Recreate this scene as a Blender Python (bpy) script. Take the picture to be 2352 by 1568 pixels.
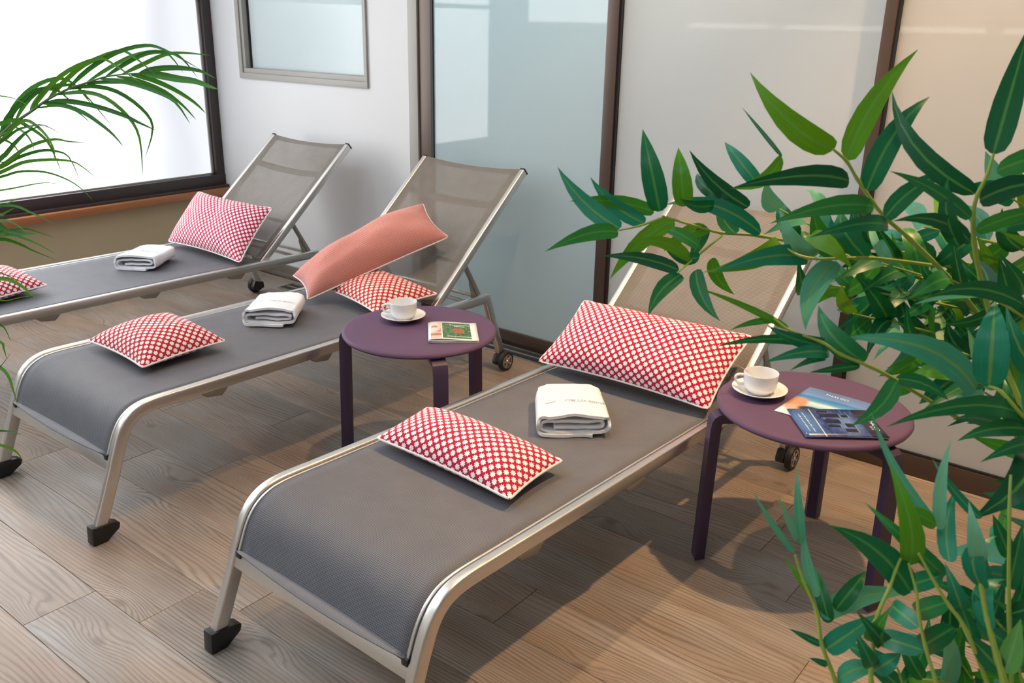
import bpy, bmesh, math, random
from mathutils import Vector, Matrix, noise

scene = bpy.context.scene
for o in list(bpy.data.objects):
    bpy.data.objects.remove(o, do_unlink=True)
COL = scene.collection
PI = math.pi

# ------------------------------------------------------------------ camera
FPX, CX, CY = 2057.7, 1176.0, 784.0
CAM = Vector((0.0, -2.9574, 1.4117))
R_AX = Vector((0.7855, 0.6185, 0.0188))
U_AX = Vector((-0.2216, 0.2527, 0.9418))
F_AX = Vector((-0.5778, 0.7440, -0.3356))
cam_data = bpy.data.cameras.new('camera')
cam = bpy.data.objects.new('camera', cam_data)
COL.objects.link(cam)
cam.matrix_world = Matrix(((R_AX.x, U_AX.x, -F_AX.x, CAM.x), (R_AX.y, U_AX.y, -F_AX.y, CAM.y),
                           (R_AX.z, U_AX.z, -F_AX.z, CAM.z), (0, 0, 0, 1)))
cam_data.sensor_width = 36.0
cam_data.lens = FPX / 2352 * 36
cam_data.clip_start = 0.02
cam_data.dof.use_dof = True
cam_data.dof.focus_distance = 2.55
cam_data.dof.aperture_fstop = 11.0
scene.camera = cam

# ------------------------------------------------------------------ world, exposure, big lights
world = bpy.data.worlds.new('world')
scene.world = world
world.use_nodes = True
world.node_tree.nodes['Background'].inputs[0].default_value = (0.85, 0.92, 1.0, 1)
world.node_tree.nodes['Background'].inputs[1].default_value = 1.0
scene.view_settings.view_transform = 'Standard'
scene.view_settings.look = 'None'
scene.view_settings.gamma = 1.0
scene.view_settings.use_curve_mapping = False
scene.view_settings.exposure = 0.0
scene.cycles.use_denoising = True
scene.cycles.max_bounces = 8
scene.cycles.diffuse_bounces = 4
scene.cycles.use_adaptive_sampling = True
scene.cycles.adaptive_threshold = 0.02
scene.cycles.transparent_max_bounces = 12
scene.cycles.sample_clamp_indirect = 6.0
WINDOW_RADIANCE = 6.0
SPOTS = [((-0.2, -0.62, 2.80), 245.0), ((-1.5, -0.72, 2.80), 95.0), ((-2.8, -0.75, 2.80), 15.0)]
FILL_RADIANCE = 9.5
FILL_PANELS = [(-3.5, -2.3), (-2.3, -2.3), (-3.5, -3.6), (-2.3, -3.6), (-1.1, -3.6), (0.1, -3.6)]  # glowing panels added overhead, out of view, for cool fill
BACKROOM = [((-3.9, 0.80, 2.55), 26.0, (0.86, 0.95, 1.0)), ((-2.4, 0.80, 2.55), 66.0, (0.74, 0.95, 1.0)),
            ((-1.2, 1.20, 2.55), 66.0, (0.97, 0.98, 0.98)), ((0.1, 1.10, 2.55), 19.0, (1.0, 0.95, 0.89))]


def area_light(name, loc, size, energy, color, direction, spread=PI):
    l = bpy.data.lights.new(name, 'AREA')
    l.shape = 'RECTANGLE'; l.size, l.size_y = size; l.energy = energy; l.color = color; l.spread = spread
    o = bpy.data.objects.new(name, l); COL.objects.link(o); o.location = loc
    o.rotation_euler = Vector(direction).to_track_quat('-Z', 'Y').to_euler()
    return o


for p, e, c in BACKROOM:
    area_light('corridor_ceiling_light', p, (1.1, 0.25), e, c, (0, 0, -1))


# ------------------------------------------------------------------ helpers
def pix(x, y, t):
    """a point seen at photo pixel (x, y) at distance t (metres along the view axis)"""
    return CAM + (R_AX * ((x - CX) / FPX) + U_AX * (-(y - CY) / FPX) + F_AX) * t


def tag(o, label, cat, group=None, kind=None):
    o['label'] = label
    o['category'] = cat
    if group: o['group'] = group
    if kind: o['kind'] = kind
    return o


def link(name, data, parent=None, mat=None, loc=None):
    o = bpy.data.objects.new(name, data)
    COL.objects.link(o)
    if parent is not None: o.parent = parent
    if loc is not None: o.location = loc
    if mat is not None and data is not None and not data.materials: data.materials.append(mat)
    return o


def thing(name, label, cat, loc=(0, 0, 0), rz=0.0, group=None):
    o = bpy.data.objects.new(name, None)
    o.empty_display_size = 0.05
    COL.objects.link(o)
    o.location = loc; o.rotation_euler = (0, 0, rz)
    return tag(o, label, cat, group)


def mesh(name, V, F, smooth=True, sharp=35, uv=None):
    me = bpy.data.meshes.new(name)
    me.from_pydata([tuple(v) for v in V], [], F)
    bmn = bmesh.new(); bmn.from_mesh(me); bmesh.ops.recalc_face_normals(bmn, faces=bmn.faces); bmn.to_mesh(me); bmn.free()
    if uv is not None:
        l = me.uv_layers.new(name='UVMap')
        for p in me.polygons:
            for li in p.loop_indices:
                l.data[li].uv = uv[me.loops[li].vertex_index]
    if smooth:
        for p in me.polygons: p.use_smooth = True
        me.set_sharp_from_angle(angle=math.radians(sharp))
    me.update()
    return me


def bm_mesh(name, bm, smooth=True, sharp=35):
    me = bpy.data.meshes.new(name)
    bmesh.ops.recalc_face_normals(bm, faces=bm.faces)
    bm.to_mesh(me); bm.free()
    if smooth:
        for p in me.polygons: p.use_smooth = True
        me.set_sharp_from_angle(angle=math.radians(sharp))
    return me


def add_box(bm, lo, hi, bevel=0.0, seg=2, mtx=None):
    r = bmesh.ops.create_cube(bm, size=1.0)
    vs = r['verts']
    for v in vs:
        v.co = Vector([(lo[i] + hi[i]) / 2 + v.co[i] * (hi[i] - lo[i]) for i in range(3)])
    if bevel > 0:
        es = list({e for v in vs for e in v.link_edges})
        r2 = bmesh.ops.bevel(bm, geom=es, offset=bevel, segments=seg, affect='EDGES', profile=0.6)
        vs = list({v for f in r2['faces'] for v in f.verts} | {v for v in vs if v.is_valid})
    if mtx is not None:
        for v in vs: v.co = mtx @ v.co
    return vs


def box(name, lo, hi, bevel=0.0, seg=2):
    bm = bmesh.new(); add_box(bm, lo, hi, bevel, seg)
    return bm_mesh(name, bm)


def prism(name, pts, axis, a, b, bevel=0.0):
    """polygon pts (2D) extruded between a and b along axis 0 or 1 or 2"""
    bm = bmesh.new()
    def co(p, w):
        q = list(p); q.insert(axis, w); return q
    va = [bm.verts.new(co(p, a)) for p in pts]
    vb = [bm.verts.new(co(p, b)) for p in pts]
    n = len(pts)
    bm.faces.new(va); bm.faces.new(vb[::-1])
    for i in range(n):
        bm.faces.new((va[i], vb[i], vb[(i + 1) % n], va[(i + 1) % n]))
    bmesh.ops.recalc_face_normals(bm, faces=bm.faces)
    if bevel > 0:
        bmesh.ops.bevel(bm, geom=list(bm.edges), offset=bevel, segments=2, affect='EDGES', profile=0.6)
    return bm_mesh(name, bm)


def rrect(w, h, r, n=3):
    """rounded rectangle profile, b in [-w/2,w/2], n in [0,h]"""
    pts = []
    for cx, cy, a0 in ((w/2 - r, r, -90), (w/2 - r, h - r, 0), (-w/2 + r, h - r, 90), (-w/2 + r, r, 180)):
        for k in range(n + 1):
            a = math.radians(a0 + 90 * k / n)
            pts.append((cx + r * math.cos(a), cy + r * math.sin(a)))
    return pts


def sweep(path, prof, lat, closed_ends=True, scale=None):
    """sweep profile (b along lat, n along lat x tangent) along path; returns V,F"""
    path = [Vector(p) for p in path]; lat = Vector(lat).normalized()
    V, F = [], []
    n = len(path); m = len(prof)
    for i, p in enumerate(path):
        a = (path[i] - path[i-1]).normalized() if i > 0 else None
        b = (path[i+1] - path[i]).normalized() if i < n - 1 else None
        if a is None: T = b; k = 1
        elif b is None: T = a; k = 1
        else:
            T = (a + b).normalized(); k = 1 / max(0.3, T.dot(a))
        N = lat.cross(T).normalized()
        s = scale[i] if scale else 1.0
        for pb, pn in prof:
            V.append(p + lat * pb * s + N * pn * k * s)
    for i in range(n - 1):
        for j in range(m):
            F.append((i*m + j, i*m + (j+1) % m, (i+1)*m + (j+1) % m, (i+1)*m + j))
    if closed_ends:
        F.append(tuple(range(m))[::-1]); F.append(tuple((n-1)*m + j for j in range(m)))
    return V, F


def catmull(pts, sub=6, closed=False):
    pts = [Vector(p) for p in pts]; out = []
    n = len(pts)
    rng = range(n if closed else n - 1)
    for i in rng:
        if closed: p0, p1, p2, p3 = pts[(i-1) % n], pts[i], pts[(i+1) % n], pts[(i+2) % n]
        else: p0, p1, p2, p3 = pts[max(i-1, 0)], pts[i], pts[i+1], pts[min(i+2, n-1)]
        for k in range(sub):
            t = k / sub
            out.append(0.5 * ((2*p1) + (p2-p0)*t + (2*p0-5*p1+4*p2-p3)*t*t + (3*p1-p0-3*p2+p3)*t**3))
    if not closed: out.append(pts[-1])
    return out


def tube(path, rad, n=8, closed=False):
    """round tube along 3D path; rad a float or list"""
    path = [Vector(p) for p in path]; m = len(path)
    V, F = [], []
    prev = None
    for i, p in enumerate(path):
        if closed: T = path[(i+1) % m] - path[i-1]
        else: T = path[min(i+1, m-1)] - path[max(i-1, 0)]
        T = T.normalized() if T.length > 1e-9 else Vector((0, 0, 1))
        if prev is None:
            a = Vector((0, 0, 1)) if abs(T.z) < 0.9 else Vector((1, 0, 0))
            X = T.cross(a).normalized()
        else:
            X = (prev - T * prev.dot(T)).normalized()
        prev = X; Y = T.cross(X)
        r = rad[i] if isinstance(rad, (list, tuple)) else rad
        for k in range(n):
            a = 2 * PI * k / n
            V.append(p + (X * math.cos(a) + Y * math.sin(a)) * r)
    for i in range(m if closed else m - 1):
        i2 = (i + 1) % m
        for k in range(n):
            F.append((i*n + k, i*n + (k+1) % n, i2*n + (k+1) % n, i2*n + k))
    if not closed:
        F.append(tuple(range(n))[::-1]); F.append(tuple((m-1)*n + k for k in range(n)))
    return V, F


def lathe(prof, n=48, axis='z'):
    """revolve (r, h) profile"""
    V, F = [], []
    idx = []
    for r, h in prof:
        if r < 1e-6:
            idx.append([len(V)]); V.append((0, 0, h))
        else:
            idx.append(list(range(len(V), len(V) + n)))
            for k in range(n):
                a = 2 * PI * k / n
                V.append((r * math.cos(a), r * math.sin(a), h))
    for i in range(len(prof) - 1):
        A, B = idx[i], idx[i+1]
        for k in range(n):
            k2 = (k + 1) % n
            if len(A) == 1 and len(B) == 1: continue
            if len(A) == 1: F.append((A[0], B[k2], B[k]))
            elif len(B) == 1: F.append((A[k], A[k2], B[0]))
            else: F.append((A[k], A[k2], B[k2], B[k]))
    if axis == 'x': V = [(v[2], v[0], v[1]) for v in V]
    return V, F


def join(*vf):
    V, F = [], []
    for v, f in vf:
        o = len(V); V += [Vector(q) for q in v]; F += [tuple(i + o for i in g) for g in f]
    return V, F


def xform(vf, m):
    return [m @ Vector(v) for v in vf[0]], vf[1]


def copy_tree(o, parent=None):
    c = o.copy(); COL.objects.link(c)
    c.parent = parent
    for ch in list(o.children):
        copy_tree(ch, c)
    return c


# ------------------------------------------------------------------ materials
class NT:
    def __init__(self, name, **kw):
        self.m = bpy.data.materials.new(name); self.m.use_nodes = True
        self.t = self.m.node_tree; self.b = self.t.nodes['Principled BSDF']; self.out = self.t.nodes['Material Output']
        for k, v in kw.items():
            k = {'color': 'Base Color', 'rough': 'Roughness', 'metal': 'Metallic', 'spec': 'Specular IOR Level',
                 'coat': 'Coat Weight', 'coatr': 'Coat Roughness', 'sheen': 'Sheen Weight', 'trans': 'Transmission Weight'}[k]
            self.b.inputs[k].default_value = (*v, 1) if k == 'Base Color' else v
    def n(self, typ, **kw):
        x = self.t.nodes.new(typ)
        for k, v in kw.items(): setattr(x, k, v)
        return x
    def l(self, a, b): self.t.links.new(a, b)
    def set(self, sock, v):
        if hasattr(v, 'is_output') or isinstance(v, bpy.types.NodeSocket): self.l(v, sock)
        else: sock.default_value = v
    def math(self, op, a, b=None, c=None):
        x = self.n('ShaderNodeMath', operation=op)
        self.set(x.inputs[0], a)
        if b is not None: self.set(x.inputs[1], b)
        if c is not None: self.set(x.inputs[2], c)
        return x.outputs[0]
    def mix(self, f, a, b, blend='MIX'):
        x = self.n('ShaderNodeMix', data_type='RGBA', blend_type=blend)
        self.set(x.inputs[0], f)
        for s, v in ((x.inputs[6], a), (x.inputs[7], b)):
            self.set(s, (*v, 1) if isinstance(v, tuple) and len(v) == 3 else v)
        return x.outputs[2]
    def ramp(self, f, stops, interp='LINEAR'):
        x = self.n('ShaderNodeValToRGB'); self.l(f, x.inputs[0]); cr = x.color_ramp; cr.interpolation = interp
        while len(cr.elements) < len(stops): cr.elements.new(0.5)
        for e, (p, c) in zip(cr.elements, stops):
            e.position = p; e.color = (*c, 1) if len(c) == 3 else c
        return x.outputs[0]
    def noise(self, vec, scale, detail=4, rough=0.55, dist=0.0, dim='3D'):
        x = self.n('ShaderNodeTexNoise', noise_dimensions=dim)
        if vec is not None: self.l(vec, x.inputs['Vector'])
        x.inputs['Scale'].default_value = scale; x.inputs['Detail'].default_value = detail
        x.inputs['Roughness'].default_value = rough; x.inputs['Distortion'].default_value = dist
        return x.outputs['Fac']
    def coord(self, which='Object'): return self.n('ShaderNodeTexCoord').outputs[which]
    def mapping(self, vec, scale=(1, 1, 1), loc=(0, 0, 0), rot=(0, 0, 0)):
        x = self.n('ShaderNodeMapping'); self.l(vec, x.inputs[0])
        x.inputs['Scale'].default_value = scale; self.set(x.inputs['Location'], loc); x.inputs['Rotation'].default_value = rot
        return x.outputs[0]
    def bump(self, h, strength=0.3, dist=0.002):
        x = self.n('ShaderNodeBump'); self.l(h, x.inputs['Height'])
        x.inputs['Strength'].default_value = strength; x.inputs['Distance'].default_value = dist
        self.l(x.outputs[0], self.b.inputs['Normal'])
    def base(self, s): self.l(s, self.b.inputs['Base Color'])
    def sep(self, v):
        x = self.n('ShaderNodeSeparateXYZ'); self.l(v, x.inputs[0]); return x.outputs
    def comb(self, x_, y_, z_):
        x = self.n('ShaderNodeCombineXYZ')
        for i, v in enumerate((x_, y_, z_)): self.set(x.inputs[i], v)
        return x.outputs[0]
    def rand(self): return self.n('ShaderNodeObjectInfo').outputs['Random']


def simple(name, color, rough=0.5, metal=0.0, var=0.06, scale=6.0, bump=0.0, bscale=200, **kw):
    a = NT(name, color=color, rough=rough, metal=metal, **kw)
    n = a.noise(a.coord(), scale)
    lo = tuple(max(0, c * (1 - var)) for c in color); hi = tuple(min(1, c * (1 + var)) for c in color)
    a.base(a.mix(n, lo, hi))
    if bump: a.bump(a.noise(a.coord(), bscale, 2), bump, 0.001)
    return a.m


def brushed(name, color, rough):
    a = NT(name, color=color, rough=rough, metal=1.0)
    n = a.noise(a.mapping(a.coord(), (400, 25, 400)), 1.0, 3)
    a.base(a.mix(n, tuple(c * 0.9 for c in color), tuple(min(1, c * 1.06) for c in color)))
    a.l(a.math('MULTIPLY_ADD', n, 0.12, rough - 0.06), a.b.inputs['Roughness'])
    return a.m


def floor_mat():
    a = NT('wood_plank', rough=0.42)
    r = a.rand()
    p = a.coord()
    off = a.comb(a.math('MULTIPLY', r, 37.0), a.math('MULTIPLY', r, 91.0), 0.0)
    v = a.n('ShaderNodeVectorMath', operation='ADD'); a.l(p, v.inputs[0]); a.l(off, v.inputs[1]); v = v.outputs[0]
    # growth rings: bands across the board, bent by a slow noise so they run into cathedral arches
    warp = a.noise(a.mapping(v, (0.9, 4.2, 1.0)), 1.0, 2, 0.45)
    # sparse knots
    vo = a.n('ShaderNodeTexVoronoi', voronoi_dimensions='2D'); a.l(a.mapping(v, (1.6, 3.3, 1.0)), vo.inputs['Vector']); vo.inputs['Scale'].default_value = 1.0
    kd = a.n('ShaderNodeMapRange', interpolation_type='SMOOTHSTEP'); a.l(vo.outputs['Distance'], kd.inputs[0])
    kd.inputs[1].default_value = 0.015; kd.inputs[2].default_value = 0.060; kd.inputs[3].default_value = 1.0; kd.inputs[4].default_value = 0.0
    kb = a.n('ShaderNodeMapRange', interpolation_type='SMOOTHSTEP'); a.l(vo.outputs['Distance'], kb.inputs[0])
    kb.inputs[1].default_value = 0.0; kb.inputs[2].default_value = 0.22; kb.inputs[3].default_value = 1.0; kb.inputs[4].default_value = 0.0
    sx, sy, sz = a.sep(v)
    ring = a.math('MULTIPLY_ADD', warp, 34.0, a.math('MULTIPLY', sy, 190.0))
    ring = a.math('MULTIPLY_ADD', a.noise(a.mapping(v, (5, 60, 1)), 1.0, 3), 2.6, ring)
    ring = a.math('MULTIPLY_ADD', kb.outputs[0], 7.0, ring)
    band = a.math('SINE', a.math('MULTIPLY', ring, 2.6))
    band = a.math('MULTIPLY_ADD', band, 0.5, 0.5)
    band = a.math('POWER', band, 2.6)
    mask = a.noise(a.mapping(v, (2.4, 11, 1), (9.1, 4.2, 0)), 1.0, 3, 0.6)
    band = a.math('MULTIPLY', band, a.ramp(mask, [(0.32, (0.35, 0.35, 0.35)), (0.60, (1, 1, 1))]))
    fine = a.noise(a.mapping(v, (5, 330, 1)), 1.0, 3, 0.6)
    blot = a.noise(a.mapping(v, (1.7, 6, 1)), 1.0, 3)
    c0 = a.ramp(blot, [(0.25, (0.265, 0.200, 0.150)), (0.55, (0.38, 0.315, 0.262)), (0.8, (0.49, 0.44, 0.40))])
    hue = a.noise(a.mapping(v, (1.1, 3.2, 1), (3.3, 1.7, 0)), 1.0, 3, 0.6)
    c = a.mix(1.0, c0, a.ramp(hue, [(0.32, (0.90, 0.98, 1.06)), (0.5, (1.0, 1.0, 1.0)), (0.66, (1.12, 0.98, 0.86))]), 'MULTIPLY')
    c = a.mix(a.math('MULTIPLY', band, 0.66), c, (0.095, 0.068, 0.050))
    c = a.mix(a.math('MULTIPLY_ADD', fine, 1.3, -0.40), c, (0.17, 0.13, 0.105))
    c = a.mix(a.math('MULTIPLY', kd.outputs[0], 0.55), c, (0.14, 0.09, 0.065))
    tone = a.ramp(r, [(0.0, (0.86, 0.86, 0.87)), (0.35, (1.02, 0.97, 0.93)), (0.7, (0.94, 0.95, 0.97)), (1.0, (1.06, 1.04, 1.02))])
    c = a.mix(1.0, c, tone, 'MULTIPLY')
    a.base(c)
    h = a.math('MULTIPLY_ADD', fine, -0.6, a.math('MULTIPLY', band, -0.8))
    a.bump(h, 0.10, 0.0012)
    a.l(a.math('MULTIPLY_ADD', fine, 0.15, 0.36), a.b.inputs['Roughness'])
    return a.m


def fabric_mat(name, color, transp):
    a = NT(name, rough=0.62, spec=0.18)
    u, v, _ = a.sep(a.coord('UV'))
    k = PI / 0.0047
    s = a.math('MULTIPLY', a.math('SINE', a.math('MULTIPLY', a.math('ADD', u, v), k)), a.math('SINE', a.math('MULTIPLY', a.math('SUBTRACT', u, v), k)))
    s = a.math('MULTIPLY_ADD', s, 0.5, 0.5)
    n = a.noise(a.coord('UV'), 14.0, 3)
    c = a.mix(s, tuple(x * 0.42 for x in color), tuple(min(1, x * 1.58) for x in color))
    c = a.mix(1.0, c, a.ramp(n, [(0.3, (0.93, 0.93, 0.95)), (0.7, (1.05, 1.04, 1.03))]), 'MULTIPLY')
    a.base(c); a.bump(s, 0.35, 0.0008)
    if transp > 0:
        tr = a.n('ShaderNodeBsdfTransparent'); mx = a.n('ShaderNodeMixShader'); mx.inputs[0].default_value = transp
        a.l(a.b.outputs[0], mx.inputs[1]); a.l(tr.outputs[0], mx.inputs[2]); a.l(mx.outputs[0], a.out.inputs[0])
    return a.m


def cushion_mat(name, red, white):
    a = NT(name, rough=0.85, spec=0.15, sheen=0.15)
    u, v, _ = a.sep(a.coord('UV'))
    P = 0.0262
    X = a.math('DIVIDE', a.math('ADD', u, v), P); Y = a.math('DIVIDE', a.math('SUBTRACT', u, v), P)
    fx = a.math('SUBTRACT', a.math('FRACT', X), 0.5); fy = a.math('SUBTRACT', a.math('FRACT', Y), 0.5)
    r = a.math('SQRT', a.math('ADD', a.math('MULTIPLY', fx, fx), a.math('MULTIPLY', fy, fy)))
    th = a.math('ARCTAN2', fy, fx)
    R = a.math('MULTIPLY_ADD', a.math('COSINE', a.math('MULTIPLY', th, 8.0)), 0.068, 0.368)
    dot = a.math('LESS_THAN', r, R)
    # darker stitches half way along the lattice lines
    e = a.math('MULTIPLY', a.math('GREATER_THAN', a.math('MAXIMUM', a.math('ABSOLUTE', fx), a.math('ABSOLUTE', fy)), 0.455),
               a.math('LESS_THAN', a.math('MINIMUM', a.math('ABSOLUTE', fx), a.math('ABSOLUTE', fy)), 0.16))
    c = a.mix(e, red, tuple(x * 0.45 for x in red))
    c = a.mix(dot, c, white)
    th2 = a.noise(a.mapping(a.coord('UV'), (1, 1, 1)), 700.0, 2)
    c = a.mix(1.0, c, a.ramp(th2, [(0.3, (0.86, 0.86, 0.86)), (0.7, (1.06, 1.06, 1.06))]), 'MULTIPLY')
    a.base(c)
    a.bump(a.math('MULTIPLY_ADD', dot, 0.5, th2), 0.25, 0.0012)
    return a.m


def salmon_mat():
    a = NT('salmon_weave', rough=0.85, spec=0.15, sheen=0.2)
    u, v, _ = a.sep(a.coord('UV'))
    k = 2 * PI / 0.0060
    s = a.math('MULTIPLY', a.math('SINE', a.math('MULTIPLY', a.math('ADD', u, v), k * 0.7071)), a.math('SINE', a.math('MULTIPLY', a.math('SUBTRACT', u, v), k * 0.7071)))
    s = a.math('MULTIPLY_ADD', s, 0.5, 0.5)
    c = a.ramp(s, [(0.12, (0.30, 0.035, 0.040)), (0.5, (0.64, 0.20, 0.16)), (0.88, (0.86, 0.58, 0.52))])
    a.base(c); a.bump(s, 0.3, 0.0015)
    return a.m


def towel_mat():
    a = NT('towel_cotton', rough=0.95, spec=0.1, sheen=0.4)
    n = a.noise(a.coord(), 420.0, 3, 0.7)
    a.base(a.mix(n, (0.82, 0.83, 0.87), (0.92, 0.93, 0.95)))
    a.bump(a.math('ADD', n, a.noise(a.coord(), 130.0, 2)), 0.55, 0.0035)
    return a.m


def leaf_mat(name, stops, rib, trans=0.25):
    a = NT(name, rough=0.36, spec=0.32)
    r = a.rand()
    u, v, _ = a.sep(a.coord('UV'))
    c = a.ramp(r, stops)
    n = a.noise(a.mapping(a.coord('UV'), (3, 60, 1)), 1.0, 3)
    c = a.mix(1.0, c, a.ramp(n, [(0.25, (0.66, 0.70, 0.66)), (0.75, (1.28, 1.22, 1.22))]), 'MULTIPLY')
    d = a.math('ABSOLUTE', a.math('SUBTRACT', v, 0.5))
    m = a.n('ShaderNodeMapRange'); a.l(d, m.inputs[0]); m.inputs[1].default_value = 0.03; m.inputs[2].default_value = 0.075
    m.inputs[3].default_value = 0.55; m.inputs[4].default_value = 0.0
    c = a.mix(m.outputs[0], c, rib)
    a.base(c)
    tb = a.n('ShaderNodeBsdfTranslucent'); a.l(c, tb.inputs[0])
    mx = a.n('ShaderNodeMixShader'); mx.inputs[0].default_value = trans
    a.l(a.b.outputs[0], mx.inputs[1]); a.l(tb.outputs[0], mx.inputs[2]); a.l(mx.outputs[0], a.out.inputs[0])
    return a.m


def frosted_mat(name, color, trans, rough=0.03):
    """milky pane: diffusing body lit from both sides under a clear reflecting face"""
    a = NT(name)
    df = a.n('ShaderNodeBsdfDiffuse'); tl = a.n('ShaderNodeBsdfTranslucent')
    n = a.noise(a.coord(), 2.0, 2)
    c = a.mix(n, tuple(x * 0.98 for x in color), color)
    a.l(c, df.inputs[0]); a.l(c, tl.inputs[0])
    m1 = a.n('ShaderNodeMixShader'); m1.inputs[0].default_value = trans
    a.l(df.outputs[0], m1.inputs[1]); a.l(tl.outputs[0], m1.inputs[2])
    gl = a.n('ShaderNodeBsdfGlossy'); gl.inputs['Roughness'].default_value = rough
    fr = a.n('ShaderNodeFresnel'); fr.inputs[0].default_value = 1.52
    m2 = a.n('ShaderNodeMixShader'); a.l(fr.outputs[0], m2.inputs[0])
    a.l(m1.outputs[0], m2.inputs[1]); a.l(gl.outputs[0], m2.inputs[2]); a.l(m2.outputs[0], a.out.inputs[0])
    a.t.nodes.remove(a.b)
    return a.m


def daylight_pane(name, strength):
    """frosted window pane that glows for the daylight, the soft grey shapes behind it painted into the glow"""
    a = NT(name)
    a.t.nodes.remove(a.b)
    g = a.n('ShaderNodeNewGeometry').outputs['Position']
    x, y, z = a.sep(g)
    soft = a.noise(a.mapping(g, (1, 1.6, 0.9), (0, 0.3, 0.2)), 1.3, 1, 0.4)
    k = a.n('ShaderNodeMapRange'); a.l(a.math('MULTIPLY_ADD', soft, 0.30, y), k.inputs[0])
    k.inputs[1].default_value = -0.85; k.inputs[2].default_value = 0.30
    f = a.ramp(k.outputs[0], [(0.0, (1, 1, 1)), (0.40, (0.42, 0.42, 0.42)), (0.62, (0.20, 0.20, 0.20)), (0.80, (0.155, 0.155, 0.155)), (0.93, (0.175, 0.175, 0.175))], 'EASE')  # grey falloff towards the corner is painted into the emission
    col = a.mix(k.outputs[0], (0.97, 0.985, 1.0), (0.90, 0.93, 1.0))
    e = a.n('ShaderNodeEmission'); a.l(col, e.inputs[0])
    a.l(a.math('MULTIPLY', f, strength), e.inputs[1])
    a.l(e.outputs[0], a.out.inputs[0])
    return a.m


def wood_mat(name, c1, c2, rough=0.4):
    a = NT(name, rough=rough)
    n = a.noise(a.mapping(a.coord(), (30, 1.5, 30)), 1.0, 4, 0.6, 1.0)
    a.base(a.mix(n, c1, c2))
    return a.m


M = {}
M['plank'] = floor_mat()
M['subfloor'] = simple('screed', (0.05, 0.04, 0.035), 0.9)
M['white_wall'] = simple('white_paint', (0.67, 0.67, 0.675), 0.7, bump=0.05, bscale=60, var=0.02)
M['beige_wall'] = simple('beige_paint', (0.50, 0.40, 0.255), 0.75, var=0.04, bump=0.05)
M['tan_wall'] = simple('tan_paint', (0.66, 0.60, 0.52), 0.75, var=0.03)
M['ceiling'] = simple('ceiling_paint', (0.80, 0.79, 0.77), 0.8, var=0.02)
M['dark_frame'] = simple('dark_bronze_frame', (0.042, 0.029, 0.028), 0.38, var=0.15)
M['bronze'] = simple('bronze_anodised', (0.085, 0.058, 0.045), 0.36, metal=0.35, var=0.1)
M['gasket'] = simple('black_gasket', (0.006, 0.006, 0.007), 0.6)
M['grey_frame'] = simple('grey_window_paint', (0.33, 0.315, 0.285), 0.45, var=0.05)
M['sill'] = wood_mat('sill_wood', (0.30, 0.10, 0.035), (0.46, 0.19, 0.075), 0.24)
M['silver'] = brushed('brushed_aluminium', (0.74, 0.725, 0.70), 0.34)
M['silver_dark'] = brushed('dull_aluminium', (0.42, 0.40, 0.375), 0.42)
M['track'] = brushed('track_aluminium', (0.55, 0.54, 0.52), 0.3)
M['sling'] = fabric_mat('sling_mesh', (0.142, 0.143, 0.156), 0.0)
M['sling_back'] = fabric_mat('sling_mesh_open', (0.215, 0.192, 0.165), 0.21)
M['black'] = simple('black_plastic', (0.012, 0.012, 0.013), 0.4, var=0.1)
M['rubber'] = simple('tyre_rubber', (0.016, 0.016, 0.017), 0.55)
M['pad'] = simple('grey_plastic', (0.20, 0.18, 0.16), 0.5)
M['chrome'] = brushed('hub_metal', (0.60, 0.60, 0.60), 0.22)
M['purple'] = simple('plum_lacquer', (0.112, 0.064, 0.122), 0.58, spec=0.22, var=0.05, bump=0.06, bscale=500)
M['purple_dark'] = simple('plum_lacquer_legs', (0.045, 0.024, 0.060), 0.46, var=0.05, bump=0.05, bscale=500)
M['china'] = simple('white_china', (0.82, 0.82, 0.83), 0.15, var=0.01, coat=0.4)
M['steel'] = simple('spoon_steel', (0.7, 0.7, 0.7), 0.15, metal=1.0)
M['cushion_crimson'] = cushion_mat('crimson_lattice', (0.50, 0.006, 0.048), (0.86, 0.84, 0.84))
M['cushion_rose'] = cushion_mat('rose_lattice', (0.52, 0.010, 0.070), (0.86, 0.82, 0.83))
M['cushion_red'] = cushion_mat('red_lattice', (0.53, 0.010, 0.024), (0.86, 0.83, 0.82))
M['cushion_scarlet'] = cushion_mat('scarlet_lattice', (0.60, 0.024, 0.016), (0.86, 0.82, 0.76))
M['salmon'] = salmon_mat()
M['piping'] = simple('pale_piping', (0.80, 0.77, 0.76), 0.8)
M['towel'] = towel_mat()
M['thread_grey'] = simple('grey_thread', (0.40, 0.43, 0.52), 0.8)
M['thread_blue'] = simple('blue_thread', (0.15, 0.34, 0.46), 0.8)
M['thread_pale'] = simple('pale_blue_thread', (0.62, 0.76, 0.82), 0.8)
M['pane_left'] = frosted_mat('milky_glass_green', (0.62, 0.70, 0.725), 0.62)
M['pane_mid'] = frosted_mat('milky_glass_grey', (0.68, 0.695, 0.70), 0.62)
M['pane_right'] = frosted_mat('milky_glass_beige', (0.71, 0.685, 0.65), 0.62)
M['pane_small'] = frosted_mat('milky_window_glass', (0.80, 0.86, 0.88), 0.65)
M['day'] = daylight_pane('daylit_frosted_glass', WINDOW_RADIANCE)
M['bamboo'] = leaf_mat('bamboo_leaf', [(0.0, (0.003, 0.085, 0.030)), (0.3, (0.006, 0.145, 0.034)), (0.55, (0.009, 0.175, 0.075)),
                                       (0.76, (0.045, 0.26, 0.014)), (1.0, (0.15, 0.36, 0.008))], (0.13, 0.36, 0.07), 0.16)
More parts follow.
